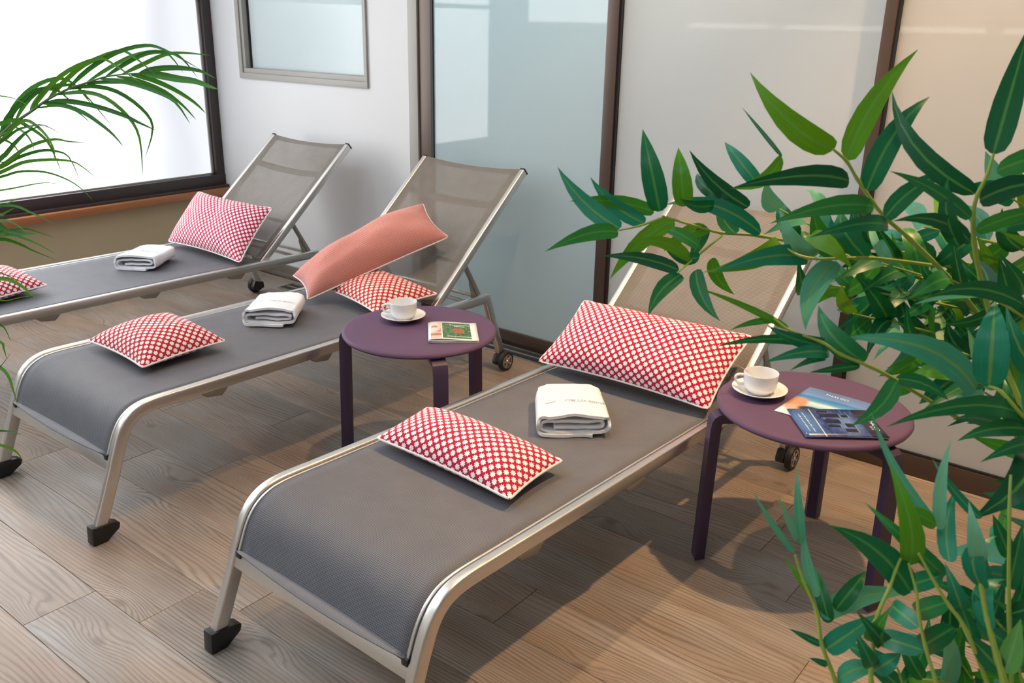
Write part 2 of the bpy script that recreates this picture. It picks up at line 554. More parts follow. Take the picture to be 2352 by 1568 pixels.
M['bamboo_teal'] = leaf_mat('bamboo_leaf_underside', [(0.0, (0.006, 0.19, 0.095)), (0.5, (0.02, 0.28, 0.16)), (1.0, (0.15, 0.45, 0.29))], (0.24, 0.38, 0.04), 0.16)
M['cane'] = simple('bamboo_cane', (0.30, 0.40, 0.06), 0.45, var=0.25, scale=12)
M['palm'] = leaf_mat('palm_leaflet', [(0.0, (0.018, 0.12, 0.010)), (0.5, (0.040, 0.19, 0.012)), (1.0, (0.10, 0.27, 0.015))], (0.08, 0.25, 0.03), 0.35)
M['rachis'] = simple('palm_stalk', (0.10, 0.17, 0.07), 0.5)
M['trunk'] = simple('palm_trunk', (0.13, 0.10, 0.06), 0.8)
M['pot'] = simple('grey_planter', (0.22, 0.21, 0.20), 0.6)
M['soil'] = simple('potting_soil', (0.03, 0.02, 0.015), 0.95, bump=0.6, bscale=80)
M['paper'] = simple('white_paper', (0.82, 0.82, 0.84), 0.35, var=0.01)


# ------------------------------------------------------------------ room shell
def struct(name, me, mat, label, cat, parent=None):
    o = link(name, me, parent, mat)
    if parent is None: tag(o, label, cat, kind='structure')
    return o


def multibox(name, boxes, bevel=0.0):
    bm = bmesh.new()
    for lo, hi in boxes: add_box(bm, lo, hi, bevel)
    return bm_mesh(name, bm)


XL, XR, YB, YF, ZC = -4.66, 2.4, 0.19, -4.6, 2.9
rng = random.Random(5)

floor = struct('floor', box('floor', (XL - 0.2, YF - 0.2, -0.10), (XR + 0.2, 1.6, -0.006)), M['subfloor'], 'wood-look plank floor with grey-brown grain running along the glass wall', 'floor')
PW, PL = 0.185, 1.22
plank_me = box('plank', (-PL / 2 + 0.0006, -PW / 2 + 0.0006, -0.006), (PL / 2 - 0.0006, PW / 2 - 0.0006, 0.0), 0.0007, 1)
plank_me.materials.append(M['plank'])
joints = {0: -2.052, 1: -1.845, 3: -2.672, 7: -0.64}
row = -9
while True:
    y0 = -2.243 + row * PW
    if y0 + PW > 0.20: break
    if y0 > -4.7:
        j = joints.get(row, rng.uniform(-1.2, 0.0))
        k0 = math.floor((XL - j) / PL)
        x = j + k0 * PL
        while x < XR:
            # leave out boards the camera cannot see
            cxp = x + PL / 2; d = Vector((cxp, y0 + PW / 2, 0)) - CAM
            if abs(d.dot(R_AX)) < 0.95 * d.dot(F_AX) + 1.2 and d.dot(F_AX) > 0.6:
                o = link('plank', plank_me, floor, None, (cxp, y0 + PW / 2, 0))
                if rng.random() < 0.5: o.rotation_euler = (0, 0, PI)
            x += PL
    row += 1
# boards out of view are one sheet
rest = multibox('rest', [((XL, YF, -0.005), (XR, -2.243 - 5 * PW, -0.0035)), ((-0.4, -2.243 - 5 * PW, -0.005), (XR, 0.2, -0.0035)),
                         ((XL, -2.243 - 5 * PW, -0.005), (-3.2, 0.2, -0.0035))])
o = link('plank_field', rest, floor, M['plank']); o['kind'] = 'stuff'

# left wall: low beige parapet, piers and the two daylit windows
WY0, WY1, WZ0, WZ1 = -2.39, 0.135, 0.535, 2.45
WB0, WB1, WBZ = -4.15, -2.80, 1.37
wl = struct('wall_left', multibox('wall_left', [
    ((XL - 0.16, YF, 0), (XL + 0.06, WY0 - 0.06, WBZ)), ((XL - 0.16, WY0 - 0.06, WBZ), (XL + 0.06, WY0 - 0.0601 - 0.30, ZC)),
    ((XL - 0.16, YF, WBZ), (XL + 0.06, WB0, ZC)), ((XL - 0.16, WB0, WZ1), (XL + 0.06, WB1, ZC)),
    ((XL - 0.16, WY0 - 0.06, WZ1 + 0.05), (XL + 0.06, YB, ZC))]), M['white_wall'], 'white painted wall carrying the big frosted window', 'wall')
struct('parapet', box('parapet', (XL - 0.16, WY0 - 0.06, 0), (XL + 0.055, YB, 0.43)), M['beige_wall'], '', '', wl)
w1 = struct('window_1', multibox('frame', [
    ((XL - 0.03, WY0 - 0.06, 0.475), (XL + 0.045, YB, WZ0 + 0.002)), ((XL - 0.03, WY1, WZ0), (XL + 0.04, YB, WZ1)),
    ((XL - 0.03, WY0 - 0.06, WZ0), (XL + 0.04, WY0, WZ1)), ((XL - 0.03, WY0 - 0.06, WZ1), (XL + 0.04, YB, WZ1 + 0.05)),
    ((XL - 0.028, WY0, 1.498), (XL + 0.03, WY1, 1.53)), ((XL - 0.03, WY0 - 0.06, 0.462), (XL + 0.075, YB, 0.478))], 0.003),
    M['dark_frame'], 'large frosted window with a dark brown frame and bright daylight behind', 'window')
for z0, z1 in ((WZ0, 1.498), (1.53, WZ1)):
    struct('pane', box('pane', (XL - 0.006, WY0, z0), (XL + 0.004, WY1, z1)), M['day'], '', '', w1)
struct('glazing_bead', multibox('bead', [((XL + 0.002, WY1 - 0.014, WZ0), (XL + 0.014, WY1, 1.498)), ((XL + 0.002, WY0, WZ0), (XL + 0.014, WY1, WZ0 + 0.010))], 0.002), M['grey_frame'], '', '', w1)
struct('trim_1', box('sill', (XL - 0.03, WY0 - 0.06, 0.428), (XL + 0.112, YB - 0.001, 0.464), 0.003), M['sill'], 'reddish brown wooden sill under the large frosted window', 'window sill')
w4 = struct('window_4', multibox('frame', [((XL - 0.03, WB0, WBZ), (XL + 0.04, WB1, WBZ + 0.05)), ((XL - 0.03, WB0, WZ1 - 0.05), (XL + 0.04, WB1, WZ1)),
    ((XL - 0.03, WB0, WBZ), (XL + 0.04, WB0 + 0.05, WZ1)), ((XL - 0.03, WB1 - 0.05, WBZ), (XL + 0.04, WB1, WZ1))], 0.003), M['white_wall'], 'high white framed frosted window further along the window wall', 'window')
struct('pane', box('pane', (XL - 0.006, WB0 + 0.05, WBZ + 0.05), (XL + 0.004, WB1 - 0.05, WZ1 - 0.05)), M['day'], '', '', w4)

# back wall: white part with the small frosted window, then the sliding glass panels
SX0, SX1, SZ0, SZ1 = -4.385, -3.362, 1.092, 2.30
WE = -3.03
wb = struct('wall_back', multibox('wall_back', [
    ((XL - 0.16, YB, 0), (WE, YB + 0.10, SZ0)), ((XL - 0.16, YB, SZ0), (SX0, YB + 0.10, SZ1)), ((SX1, YB, SZ0), (WE, YB + 0.10, SZ1)),
    ((XL - 0.16, YB, SZ1), (WE, YB + 0.10, ZC)), ((WE, YB - 0.2, 2.45), (XR, YB + 0.10, ZC))]), M['white_wall'], 'white painted wall between the large window and the sliding glass panels', 'wall')
w2 = struct('window_2', multibox('frame', [
    ((SX0, YB - 0.012, SZ0), (SX1, YB + 0.05, SZ0 + 0.03)), ((SX0, YB - 0.012, SZ0 + 0.03), (SX0 + 0.03, YB + 0.05, SZ1)), ((SX1 - 0.012, YB - 0.012, SZ0 + 0.03), (SX1, YB + 0.05, SZ1)),
    ((SX0 + 0.03, YB - 0.004, SZ0 + 0.03), (SX1 - 0.012, YB + 0.05, SZ0 + 0.055)), ((SX0 + 0.03, YB - 0.004, SZ0 + 0.055), (SX0 + 0.052, YB + 0.05, SZ1)), ((SX1 - 0.030, YB - 0.004, SZ0 + 0.055), (SX1 - 0.012, YB + 0.05, SZ1))], 0.002),
    M['grey_frame'], 'small frosted window with a grey metal frame set in the white wall', 'window')
struct('pane', box('pane', (SX0 + 0.052, YB + 0.036, SZ0 + 0.055), (SX1 - 0.030, YB + 0.046, SZ1)), M['pane_small'], '', '', w2)
struct('gasket', box('gasket', (SX0 + 0.052, YB + 0.028, SZ0 + 0.055), (SX0 + 0.062, YB + 0.037, SZ1)), M['gasket'], '', '', w2)
bb = struct('baseboard_back', multibox('baseboard', [((XL, YB - 0.014, 0), (WE, YB, 0.075)), ((XL, YB - 0.022, 0), (WE, YB - 0.014, 0.026))], 0.002), M['silver_dark'], 'grey metal skirting along the foot of the white wall', 'skirting')

# sliding glass wall (three panels on parallel tracks)
GT = 2.45
d1 = struct('door_1', multibox('frame', [((-2.985, 0.135, 0), (-2.88, 0.165, GT)), ((-2.88, 0.125, 0.0), (-1.90, 0.16, 0.066)), ((-1.93, 0.125, 0.066), (-1.87, 0.16, GT)), ((-2.88, 0.125, GT - 0.06), (-1.90, 0.16, GT))], 0.003),
            M['bronze'], 'sliding panel of greenish milky glass beside the white wall', 'glass door')
struct('jamb', box('jamb', (WE, 0.125, 0), (-2.972, YB + 0.02, GT), 0.003), M['grey_frame'], '', '', d1)
struct('pane', box('pane', (-2.885, 0.138, 0.060), (-1.92, 0.146, GT - 0.05)), M['pane_left'], '', '', d1)
struct('gasket', box('gasket', (-2.895, 0.130, 0.066), (-2.880, 0.139, GT)), M['gasket'], '', '', d1)
d2 = struct('door_2', multibox('frame', [((-1.925, 0.062, 0), (-1.874, 0.10, GT)), ((-1.874, 0.065, 0.0), (-0.87, 0.10, 0.078)), ((-0.905, 0.065, 0.078), (-0.855, 0.10, GT)), ((-1.90, 0.065, GT - 0.06), (-0.87, 0.10, GT))], 0.003),
            M['bronze'], 'sliding panel of grey milky glass between two bronze posts', 'glass door')
struct('pane', box('pane', (-1.88, 0.078, 0.070), (-0.88, 0.086, GT - 0.05)), M['pane_mid'], '', '', d2)
struct('gasket', box('gasket', (-1.874, 0.070, 0.078), (-1.862, 0.079, GT)), M['gasket'], '', '', d2)
d3 = struct('door_3', multibox('frame', [((-0.899, 0.0, 0), (-0.862, 0.036, GT)), ((-0.862, 0.0, 0.0), (0.9, 0.036, 0.074)), ((0.85, 0.0, 0.074), (0.9, 0.036, GT)), ((-0.88, 0.0, GT - 0.06), (0.9, 0.036, GT))], 0.003),
            M['bronze'], 'sliding panel of beige milky glass behind the leafy bamboo', 'glass door')
struct('pane', box('pane', (-0.87, 0.014, 0.066), (0.87, 0.022, GT - 0.05)), M['pane_right'], '', '', d3)
struct('gasket', multibox('gasket', [((-0.862, 0.006, 0.074), (-0.851, 0.015, GT)), ((-0.86, 0.004, 0.072), (0.85, 0.015, 0.081))]), M['gasket'], '', '', d3)
tr = struct('trim_2', box('track', (-3.96, 0.022, -0.004), (-0.86, 0.125, 0.003)), M['gasket'], 'black floor track with two silver rails in front of the sliding glass', 'door track')
for yy in (0.056, 0.100):
    struct('rail', box('rail', (-3.93, yy - 0.006, 0.0), (-0.87, yy + 0.006, 0.011), 0.002), M['track'], '', '', tr)
struct('track_edge', box('edge', (-3.96, 0.012, 0.0), (-0.87, 0.024, 0.004), 0.001), M['track'], '', '', tr)
struct('wall_right', multibox('wall_right', [((XR, YF, 0), (XR + 0.12, YB, ZC)), ((0.9, YB - 0.19, 0), (XR, YB + 0.10, 2.45))]), M['tan_wall'], 'tan painted side wall beyond the bamboo', 'wall')
wf = struct('wall_front', box('wall_front', (XL - 0.16, YF - 0.12, 0), (XR + 0.12, YF, ZC)), M['tan_wall'], 'tan painted wall opposite the sliding glass', 'wall')
struct('pilaster', box('pilaster', (-4.25, YF, 0), (-3.66, YF + 0.03, ZC)), M['white_wall'], '', '', wf)
cl = struct('ceiling', box('ceiling', (XL - 0.16, YF - 0.12, ZC), (XR + 0.12, 1.6, ZC + 0.1)), M['ceiling'], 'plain pale ceiling with recessed spotlights', 'ceiling')
struct('wall_corridor', multibox('wall_corridor', [((XL - 0.16, 1.5, 0), (XR + 0.12, 1.6, ZC)), ((XL - 0.16, YB + 0.1, 0), (XL - 0.06, 1.5, ZC)), ((XR, YB + 0.1, 0), (XR + 0.12, 1.5, ZC))]), M['tan_wall'], 'corridor wall behind the milky glass', 'wall')

for i, (p, e) in enumerate(SPOTS):
    t = thing('ceiling_spotlight', ['recessed spotlight over the table with two brochures', 'recessed spotlight over the table with the green booklet', 'recessed spotlight between the two loungers by the window'][i], 'spotlight', (p[0], p[1], ZC))
    V, F = lathe([(0.034, -0.004), (0.034, -0.012), (0.050, -0.012), (0.052, -0.006), (0.052, 0.0)], 24)
    link('bezel', mesh('bezel', V, F), t, M['silver'])
    l = bpy.data.lights.new('spot_bulb', 'SPOT'); l.energy = e; l.color = (1.0, 0.64, 0.32); l.spot_size = math.radians(86); l.spot_blend = 0.55
    l.shadow_soft_size = 0.035
    lo = bpy.data.objects.new('spot_bulb', l); COL.objects.link(lo); lo.parent = t; lo.location = (0, 0, -0.03)


FILL_GLOW = NT('fill_panel_glow')
FILL_GLOW.t.nodes.remove(FILL_GLOW.b)
em = FILL_GLOW.n('ShaderNodeEmission'); em.inputs[0].default_value = (0.70, 0.85, 1.0, 1); em.inputs[1].default_value = FILL_RADIANCE
FILL_GLOW.l(em.outputs[0], FILL_GLOW.out.inputs[0])
LIN = NT('linear_light')
LIN.t.nodes.remove(LIN.b)
em = LIN.n('ShaderNodeEmission'); em.inputs[0].default_value = (1.0, 0.97, 0.93, 1); em.inputs[1].default_value = 3.5
LIN.l(em.outputs[0], LIN.out.inputs[0])
for x0, x1, lab in ((-4.05, -3.25, 'short slim wall light opposite the grey glass panel'), (-3.15, -1.55, 'long slim wall light opposite the bronze posts'), (-1.45, 0.6, 'longest slim wall light opposite the beige glass panel')):
    t = thing('wall_light', lab, 'wall light', ((x0 + x1) / 2, YF, 1.416))
    w = (x1 - x0) / 2
    link('housing', box('housing', (-w, 0.0, -0.026), (w, 0.025, 0.026), 0.003), t, M['white_wall'])
    link('diffuser', box('diffuser', (-w + 0.01, 0.025, -0.018), (w - 0.01, 0.032, 0.018), 0.002), t, LIN.m)
for x, y in FILL_PANELS:  # unseen panels added to brighten the room from above
    t = thing('added_fill_panel', 'added square fill panel set in the unseen ceiling', 'added fill light', (x, y, ZC), 0, 'added fill panels overhead')
    link('frame', multibox('frame', [((-0.31, -0.31, -0.012), (0.31, -0.295, 0)), ((-0.31, 0.295, -0.012), (0.31, 0.31, 0)), ((-0.31, -0.295, -0.012), (-0.295, 0.295, 0)), ((0.295, -0.295, -0.012), (0.31, 0.295, 0))]), t, M['white_wall'])
    link('diffuser', box('diffuser', (-0.295, -0.295, -0.008), (0.295, 0.295, -0.001)), t, FILL_GLOW.m)


# ------------------------------------------------------------------ sun loungers
LW = 0.315                      # half width over the frame
TW, TH = 0.024, 0.036           # frame tube


def rail_z(u): return 0.3625 + 0.0137 * (1.2 - u)


OUTER = [(-0.0865, 0.030), (-0.0815, 0.054), (-0.0553, 0.120), (-0.0285, 0.187), (-0.0075, 0.246), (0.0155, 0.303), (0.038, 0.337), (0.064, 0.3585), (0.096, 0.3715),
         (0.135, 0.377), (0.19, 0.3772), (0.26, 0.3758), (0.60, rail_z(0.6)), (1.64, rail_z(1.64))]


def outer_curve(v, sub=5, inset=0.0, start=0, end=None):
    pts = catmull([(v, u, z) for u, z in OUTER], sub)
    return pts


def make_lounger():
    root = thing('sun_lounger', 'lounger', 'sun lounger', group='sun loungers side by side')
    sv, dk = M['silver'], M['silver_dark']
    full = catmull([Vector((0, u, z)) for u, z in OUTER], 5)
    prof = rrect(TW, TH, 0.005)
    prof = [(b, -n) for b, n in prof]
    for s in (-1, 1):
        vc = s * (LW - TW / 2)
        path = [p + Vector((vc, 0, 0)) for p in full] + [Vector((vc, 1.750, 0.052))]
        V, F = sweep(path, prof, (1, 0, 0))
        V = [Vector(v) for v in V]
        rail = link('side_rail', mesh('side_rail', V, F), root, sv)
        # black foot
        pr = [(-0.0985, 0.002), (-0.0955, 0.056), (-0.030, 0.050), (-0.014, 0.043), (-0.018, 0.026), (-0.058, 0.0), (-0.090, 0.0)]
        link('foot_cap', prism('foot_cap', pr, 0, vc - 0.017, vc + 0.017, 0.003), root, M['black'])
        # keder rail that holds the sling
        kp = [p + Vector((s * (LW - TW - 0.0085), 0, -0.004)) for p in full if p.z > 0.242 and p.y < 1.335]
        V, F = sweep(kp, [(b, -n) for b, n in rrect(0.0075, 0.020, 0.003, 2)], (1, 0, 0))
        link('sling_rail', mesh('sling_rail', V, F), root, sv)
        link('sling_rail_end', box('sling_rail_end', (s * (LW - TW - 0.0115) - 0.009, -0.012, 0.226), (s * (LW - TW - 0.0115) + 0.009, 0.008, 0.244), 0.003), root, M['black'])
        # stacking pads under the rail
        for u in (0.335, 0.752, 1.170):
            zt = rail_z(u) - TH + 0.001
            pr = [(u - 0.045, zt), (u - 0.030, zt - 0.014), (u + 0.022, zt - 0.022), (u + 0.034, zt - 0.012), (u + 0.045, zt)]
            link('stacking_pad', prism('stacking_pad', pr, 0, vc - 0.012, vc + 0.012, 0.002), root, M['pad'])
        # wheel bracket and wheel
        link('wheel_bracket', prism('wheel_bracket', [(1.700, 0.075), (1.752, 0.062), (1.756, 0.030), (1.722, 0.018), (1.690, 0.028), (1.684, 0.045)], 0, vc - 0.015, vc + 0.015, 0.004), root, M['black'])
        V, F = lathe([(0.030, -0.010), (0.036, -0.012), (0.0405, -0.010), (0.042, -0.005), (0.042, 0.005), (0.0405, 0.010), (0.036, 0.012), (0.030, 0.010), (0.030, -0.010)], 40, 'x')
        wc = Vector((s * (LW + 0.016), 1.727, 0.042))
        wheel = link('wheel', mesh('tyre', V, F), root, M['rubber'], wc)
        parts = [lathe([(0.0, 0.004), (0.029, 0.004), (0.0305, 0.004)], 30, 'x'), lathe([(0.026, 0.011), (0.0305, 0.011), (0.0308, 0.002), (0.026, 0.002), (0.026, 0.011)], 30, 'x'),
                 lathe([(0.0, 0.013), (0.006, 0.013), (0.0085, 0.010), (0.0085, 0.0)], 20, 'x')]
        disc = parts[0]
        sp = []
        for k in range(5):
            a = 2 * PI * k / 5 + 0.3
            bm = bmesh.new(); add_box(bm, (0.002, -0.0042, 0.005), (0.010, 0.0042, 0.0285), 0.001, 1, Matrix.Rotation(a, 4, 'X'))
            bm.verts.ensure_lookup_table(); bm.verts.index_update()
            sp.append(([v.co.copy() for v in bm.verts], [tuple(v.index for v in f.verts) for f in bm.faces])); bm.free()
        V, F = join(parts[1], parts[2], *sp)
        if s < 0: V = [Vector((-v.x, v.y, v.z)) for v in V]; F = [f[::-1] for f in F]
        link('hub', mesh('hub', V, F), wheel, M['chrome'])
        dV = [Vector((v[0] * s, v[1], v[2])) for v in disc[0]]
        link('hub_disc', mesh('hub_disc', dV, disc[1]), wheel, M['pad'])
    # foot crossbar
    link('foot_crossbar', prism('foot_crossbar', [(-0.0075, 0.2335), (0.016, 0.2335), (0.005, 0.2025), (-0.0185, 0.2025)], 0, -LW + TW - 0.001, LW - TW + 0.001, 0.002), root, sv)
    # seat sling
    spth = [p for p in full if p.z > 0.243 and p.y < 1.335]
    spth = [Vector((0, -0.0075, 0.2465))] + spth + [Vector((0, 1.345, rail_z(1.345) - 0.0))]
    hw = LW - TW - 0.0125
    nv = 18
    V, UV, F = [], [], []
    s_len = 0.0
    for i, p in enumerate(spth):
        if i: s_len += (p - spth[i-1]).length
        T = (spth[min(i+1, len(spth)-1)] - spth[max(i-1, 0)]).normalized()
        N = Vector((1, 0, 0)).cross(T)
        for j in range(nv + 1):
            t = -1 + 2 * j / nv
            sag = 0.006 + 0.010 * (1 - t * t) ** 1.0
            hem = 0.0 if i else 0.006 * (1 - t * t)
            V.append(p + Vector((t * hw, 0, 0)) - N * sag + T * hem)
            UV.append((t * hw, s_len))
    m = nv + 1
    for i in range(len(spth) - 1):
        for j in range(nv):
            F.append((i*m + j, i*m + j + 1, (i+1)*m + j + 1, (i+1)*m + j))
    seat = link('seat_sling', mesh('seat_sling', V, F, uv=UV), root, M['sling'])
    sd = seat.modifiers.new('thickness', 'SOLIDIFY'); sd.thickness = 0.0025; sd.offset = -1
    # backrest
    A, B = Vector((0, 1.335, 0.372)), Vector((0, 1.880, 0.838))
    D = (B - A).normalized(); N = Vector((1, 0, 0)).cross(D)           # N points up and to the foot
    Lb = (B - A).length
    bw = 0.291
    for s in (-1, 1):
        vc = s * (bw - 0.0115)
        path = [A - D * 0.03 + Vector((vc, 0, 0)), A + D * 0.3 + Vector((vc, 0, 0)), B + Vector((vc, 0, 0))]
        V, F = sweep(path, [(b, -n) for b, n in rrect(0.023, 0.032, 0.005)], (1, 0, 0))
        br = link('backrest_rail', mesh('backrest_rail', V, F), root, sv)
        bm = bmesh.new()
        mt = Matrix.Translation(B + Vector((vc, 0, 0))) @ Matrix(((1, 0, 0, 0), (0, D.y, N.y, 0), (0, D.z, N.z, 0), (0, 0, 0, 1)))
        add_box(bm, (-0.0125, -0.004, -0.033), (0.0125, 0.005, 0.001), 0.003, 2, mt)
        link('end_cap', bm_mesh('end_cap', bm), br, M['black'])
        # strut with drop-in notch plate
        q0 = A + D * 0.232 + Vector((s * 0.262, 0, 0)) - N * 0.032
        q1 = Vector((s * 0.262, 1.628, 0.338))
        V, F = sweep([q0, q0.lerp(q1, 0.5), q1], [(b, -n + 0.010) for b, n in rrect(0.014, 0.020, 0.004, 2)], (1, 0, 0))
        st = link('support_strut', mesh('support_strut', V, F), root, dk)
        e = (q1 - q0).normalized()
        k1, k2 = q0 + e * 0.075, q1
        pl = [(k1.y, k1.z), (k1.y + 0.002, k1.z - 0.065), (k2.y - 0.07, k2.z + 0.0), (k2.y - 0.03, k2.z - 0.01), (k2.y, k2.z)]
        pl = [(k1.y, k1.z), (k1.y - 0.004, k1.z - 0.030), (k1.y + 0.010, k1.z - 0.078), (k2.y - 0.050, k2.z - 0.012), (k2.y - 0.036, k2.z + 0.010), (k2.y - 0.022, k2.z - 0.008), (k2.y, k2.z)]
        link('notch_plate', prism('notch_plate', pl, 0, s * 0.262 - 0.002, s * 0.262 + 0.002), st, dk)
    # backrest sling
    hw2 = bw - 0.023
    nu = 14
    V, UV, F = [], [], []
    for i in range(nu + 1):
        a = i / nu
        for j in range(nv + 1):
            t = -1 + 2 * j / nv
            sag = 0.003 + (0.018 * (1 - t * t)) * (0.55 + 0.45 * math.sin(PI * min(a * 1.1, 1)))
            top = 0.010 * (1 - t * t) if i == nu else 0.0
            V.append(A + D * (a * Lb - top) + Vector((t * hw2, 0, 0)) - N * sag); UV.append((t * hw2, 1.6 + a * Lb))
    for i in range(nu):
        for j in range(nv): F.append((i*m + j, i*m + j + 1, (i+1)*m + j + 1, (i+1)*m + j))
    bs = link('backrest_sling', mesh('backrest_sling', V, F, uv=UV), root, M['sling_back'])
    # hems: doubled strips of mesh along the edges
    V, UV, F = [], [], []
    def strip(f0, f1, n):
        o = len(V)
        for i in range(n + 1):
            for f in (f0, f1):
                p, uvp = f(i / n); V.append(p); UV.append(uvp)
        for i in range(n): F.append((o + 2*i, o + 2*i + 1, o + 2*i + 3, o + 2*i + 2))
    def surf(a, t, lift=0.0016):
        sag = 0.003 + (0.018 * (1 - t * t)) * (0.55 + 0.45 * math.sin(PI * min(a * 1.1, 1)))
        return A + D * (a * Lb - (0.010 * (1 - t * t) if a > 0.97 else 0)) + Vector((t * hw2, 0, 0)) - N * (sag + lift), (t * hw2, 1.6 + a * Lb)
    for s in (-1, 1): strip(lambda a, s=s: surf(a, s), lambda a, s=s: surf(a, s * 0.86), 14)
    strip(lambda t: surf(1.0, -1 + 2 * t), lambda t: surf(0.955, -1 + 2 * t), 14)
    link('hem', mesh('hem', V, F, uv=UV), bs, M['sling_back'])
    # bowed crossbar behind the backrest sling
    c = A + D * (Lb * 0.755) - N * 0.020
    pts = [c + Vector((t * (bw - 0.02), 0, 0)) - N * (0.030 * (1 - t**2)) for t in [k / 6 - 1 for k in range(13)]]
    V, F = sweep(pts, [(b, n) for b, n in rrect(0.032, 0.012, 0.004, 2)], D)
    link('backrest_crossbar', mesh('backrest_crossbar', V, F), root, dk)
    for u, z in ((1.545, 0.337), (1.628, 0.338)):
        V, F = tube([(-LW + TW, u, z), (0, u, z), (LW - TW, u, z)], 0.0095, 12)
        link('rear_crossbar', mesh('rear_crossbar', V, F), root, sv)
    c = A + D * 0.232 - N * 0.034
    V, F = tube([(-0.268, c.y, c.z), (0, c.y, c.z), (0.268, c.y, c.z)], 0.008, 10)
    link('strut_crossbar', mesh('strut_crossbar', V, F), root, dk)
    return root


LOUNGERS = {'A': (-1.3125, -1.9274, 0.0348, 'grey mesh sun lounger with metal frame, next to the plum table with two brochures'),
            'B': (-2.5673, -1.8576, 0.0057, 'grey mesh sun lounger with metal frame, holding the salmon cushion'),
            'C': (-3.6412, -1.8443, -0.0050, 'grey mesh sun lounger with metal frame, standing by the frosted window wall')}
proto = make_lounger()
LM = {}
for i, (k, (x, y, a, lab)) in enumerate(LOUNGERS.items()):
    o = proto if i == 0 else copy_tree(proto)
    o.location = (x, y, 0); o.rotation_euler = (0, 0, -a); o['label'] = lab
    LM[k] = Matrix.Translation((x, y, 0)) @ Matrix.Rotation(-a, 4, 'Z')


def lp(L, u, v, z): return LM[L] @ Vector((v, u, z))


# ------------------------------------------------------------------ cushions
def cushion(name, label, corners, thick, mat, back_thick=None, size=None, group='scatter cushions', notch=0.17, seed=0, dent=0.0, notch_end=None):
    """pillow between four rim corners (bottom-left, bottom-right, top-right, top-left seen on its face)"""
    bl, br, tr_, tl = [Vector(c) for c in corners]
    nx = ((br - bl) + (tr_ - tl)).normalized(); ny = ((tl - bl) + (tr_ - br)).normalized()
    nz = nx.cross(ny).normalized()
    c0 = (bl + br + tr_ + tl) / 4
    w = ((br - bl).length + (tr_ - tl).length) / 2; h = ((tl - bl).length + (tr_ - br).length) / 2
    bt = thick if back_thick is None else back_thick
    N = 28
    def rim(s, t):
        # edges bow inwards between the pulled-out corners
        k = notch * 0.5; ke = k if notch_end is None else notch_end * 0.5
        s2 = s * (1 - ke * (1 - t * t) * (0.5 * min(w, h) / w) * 2 * s * s); t2 = t * (1 - k * (1 - s * s) * t * t)
        a = (s2 + 1) / 2; b = (t2 + 1) / 2
        p = bl * (1-a) * (1-b) + br * a * (1-b) + tr_ * a * b + tl * (1-a) * b
        return p
    V, UV, F = [], [], []
    for side, T in ((1, thick), (-1, bt)):
        o = len(V)
        for i in range(N + 1):
            for j in range(N + 1):
                s = math.sin((-1 + 2 * i / N) * PI / 2 * 0.999); t = math.sin((-1 + 2 * j / N) * PI / 2 * 0.999)
                p = rim(s, t)
                prof = ((1 - s**4) * (1 - t**4)) ** 0.58 * (0.66 + 0.34 * (1 - s*s) * (1 - t*t))
                wob = noise.noise(Vector((s * 2.2 + seed * 7.1, t * 2.2, side * 3.0))) * 0.09 * prof
                fold = dent * math.exp(-((s - 0.1) ** 2) / 0.03) * (1 - abs(t)) * (1 if side > 0 else 0)
                z = side * T * (prof + wob - fold * prof)
                V.append(p + nz * z)
        for i in range(N):
            for j in range(N):
                q = (o + i*(N+1) + j, o + (i+1)*(N+1) + j, o + (i+1)*(N+1) + j+1, o + i*(N+1) + j+1)
                F.append(q if side > 0 else q[::-1])
    # cloth coordinates follow the surface, so the pattern does not stretch over the edges
    UV = [None] * len(V); h2 = N // 2; n1 = N + 1
    for o in (0, n1 * n1):
        cu = {}
        for j in range(n1):
            for d in (1, -1):
                a = 0.0
                i = h2
                cu[i, j, 0] = 0.0
                while 0 <= i + d <= N:
                    a += (V[o + (i + d) * n1 + j] - V[o + i * n1 + j]).length; i += d; cu[i, j, 0] = d * a
        for i in range(n1):
            for d in (1, -1):
                a = 0.0
                j = h2
                cu[i, j, 1] = 0.0
                while 0 <= j + d <= N:
                    a += (V[o + i * n1 + j + d] - V[o + i * n1 + j]).length; j += d; cu[i, j, 1] = d * a
        for i in range(n1):
            for j in range(n1): UV[o + i * n1 + j] = (cu[i, j, 0] + (3.013 if o else 0.0), cu[i, j, 1])
    root = thing(name, label, 'cushion', c0, 0, group)
    V = [v - c0 for v in V]
    link('cover', mesh('cover', V, F, sharp=80, uv=UV), root, mat)
    rp = []
    for k in range(40): rp.append(rim(-1 + 2 * k / 40, -1))
    for k in range(40): rp.append(rim(1, -1 + 2 * k / 40))
    for k in range(40): rp.append(rim(1 - 2 * k / 40, 1))
    for k in range(40): rp.append(rim(-1, 1 - 2 * k / 40))
    for _ in range(3): rp = [(rp[i-1] + rp[i] * 2 + rp[(i+1) % 160]) / 4 for i in range(160)]
    V, F = tube([p - c0 for p in rp], 0.0033, 8, True)
    link('piping', mesh('piping', V, F), root, M['piping'])
    return root


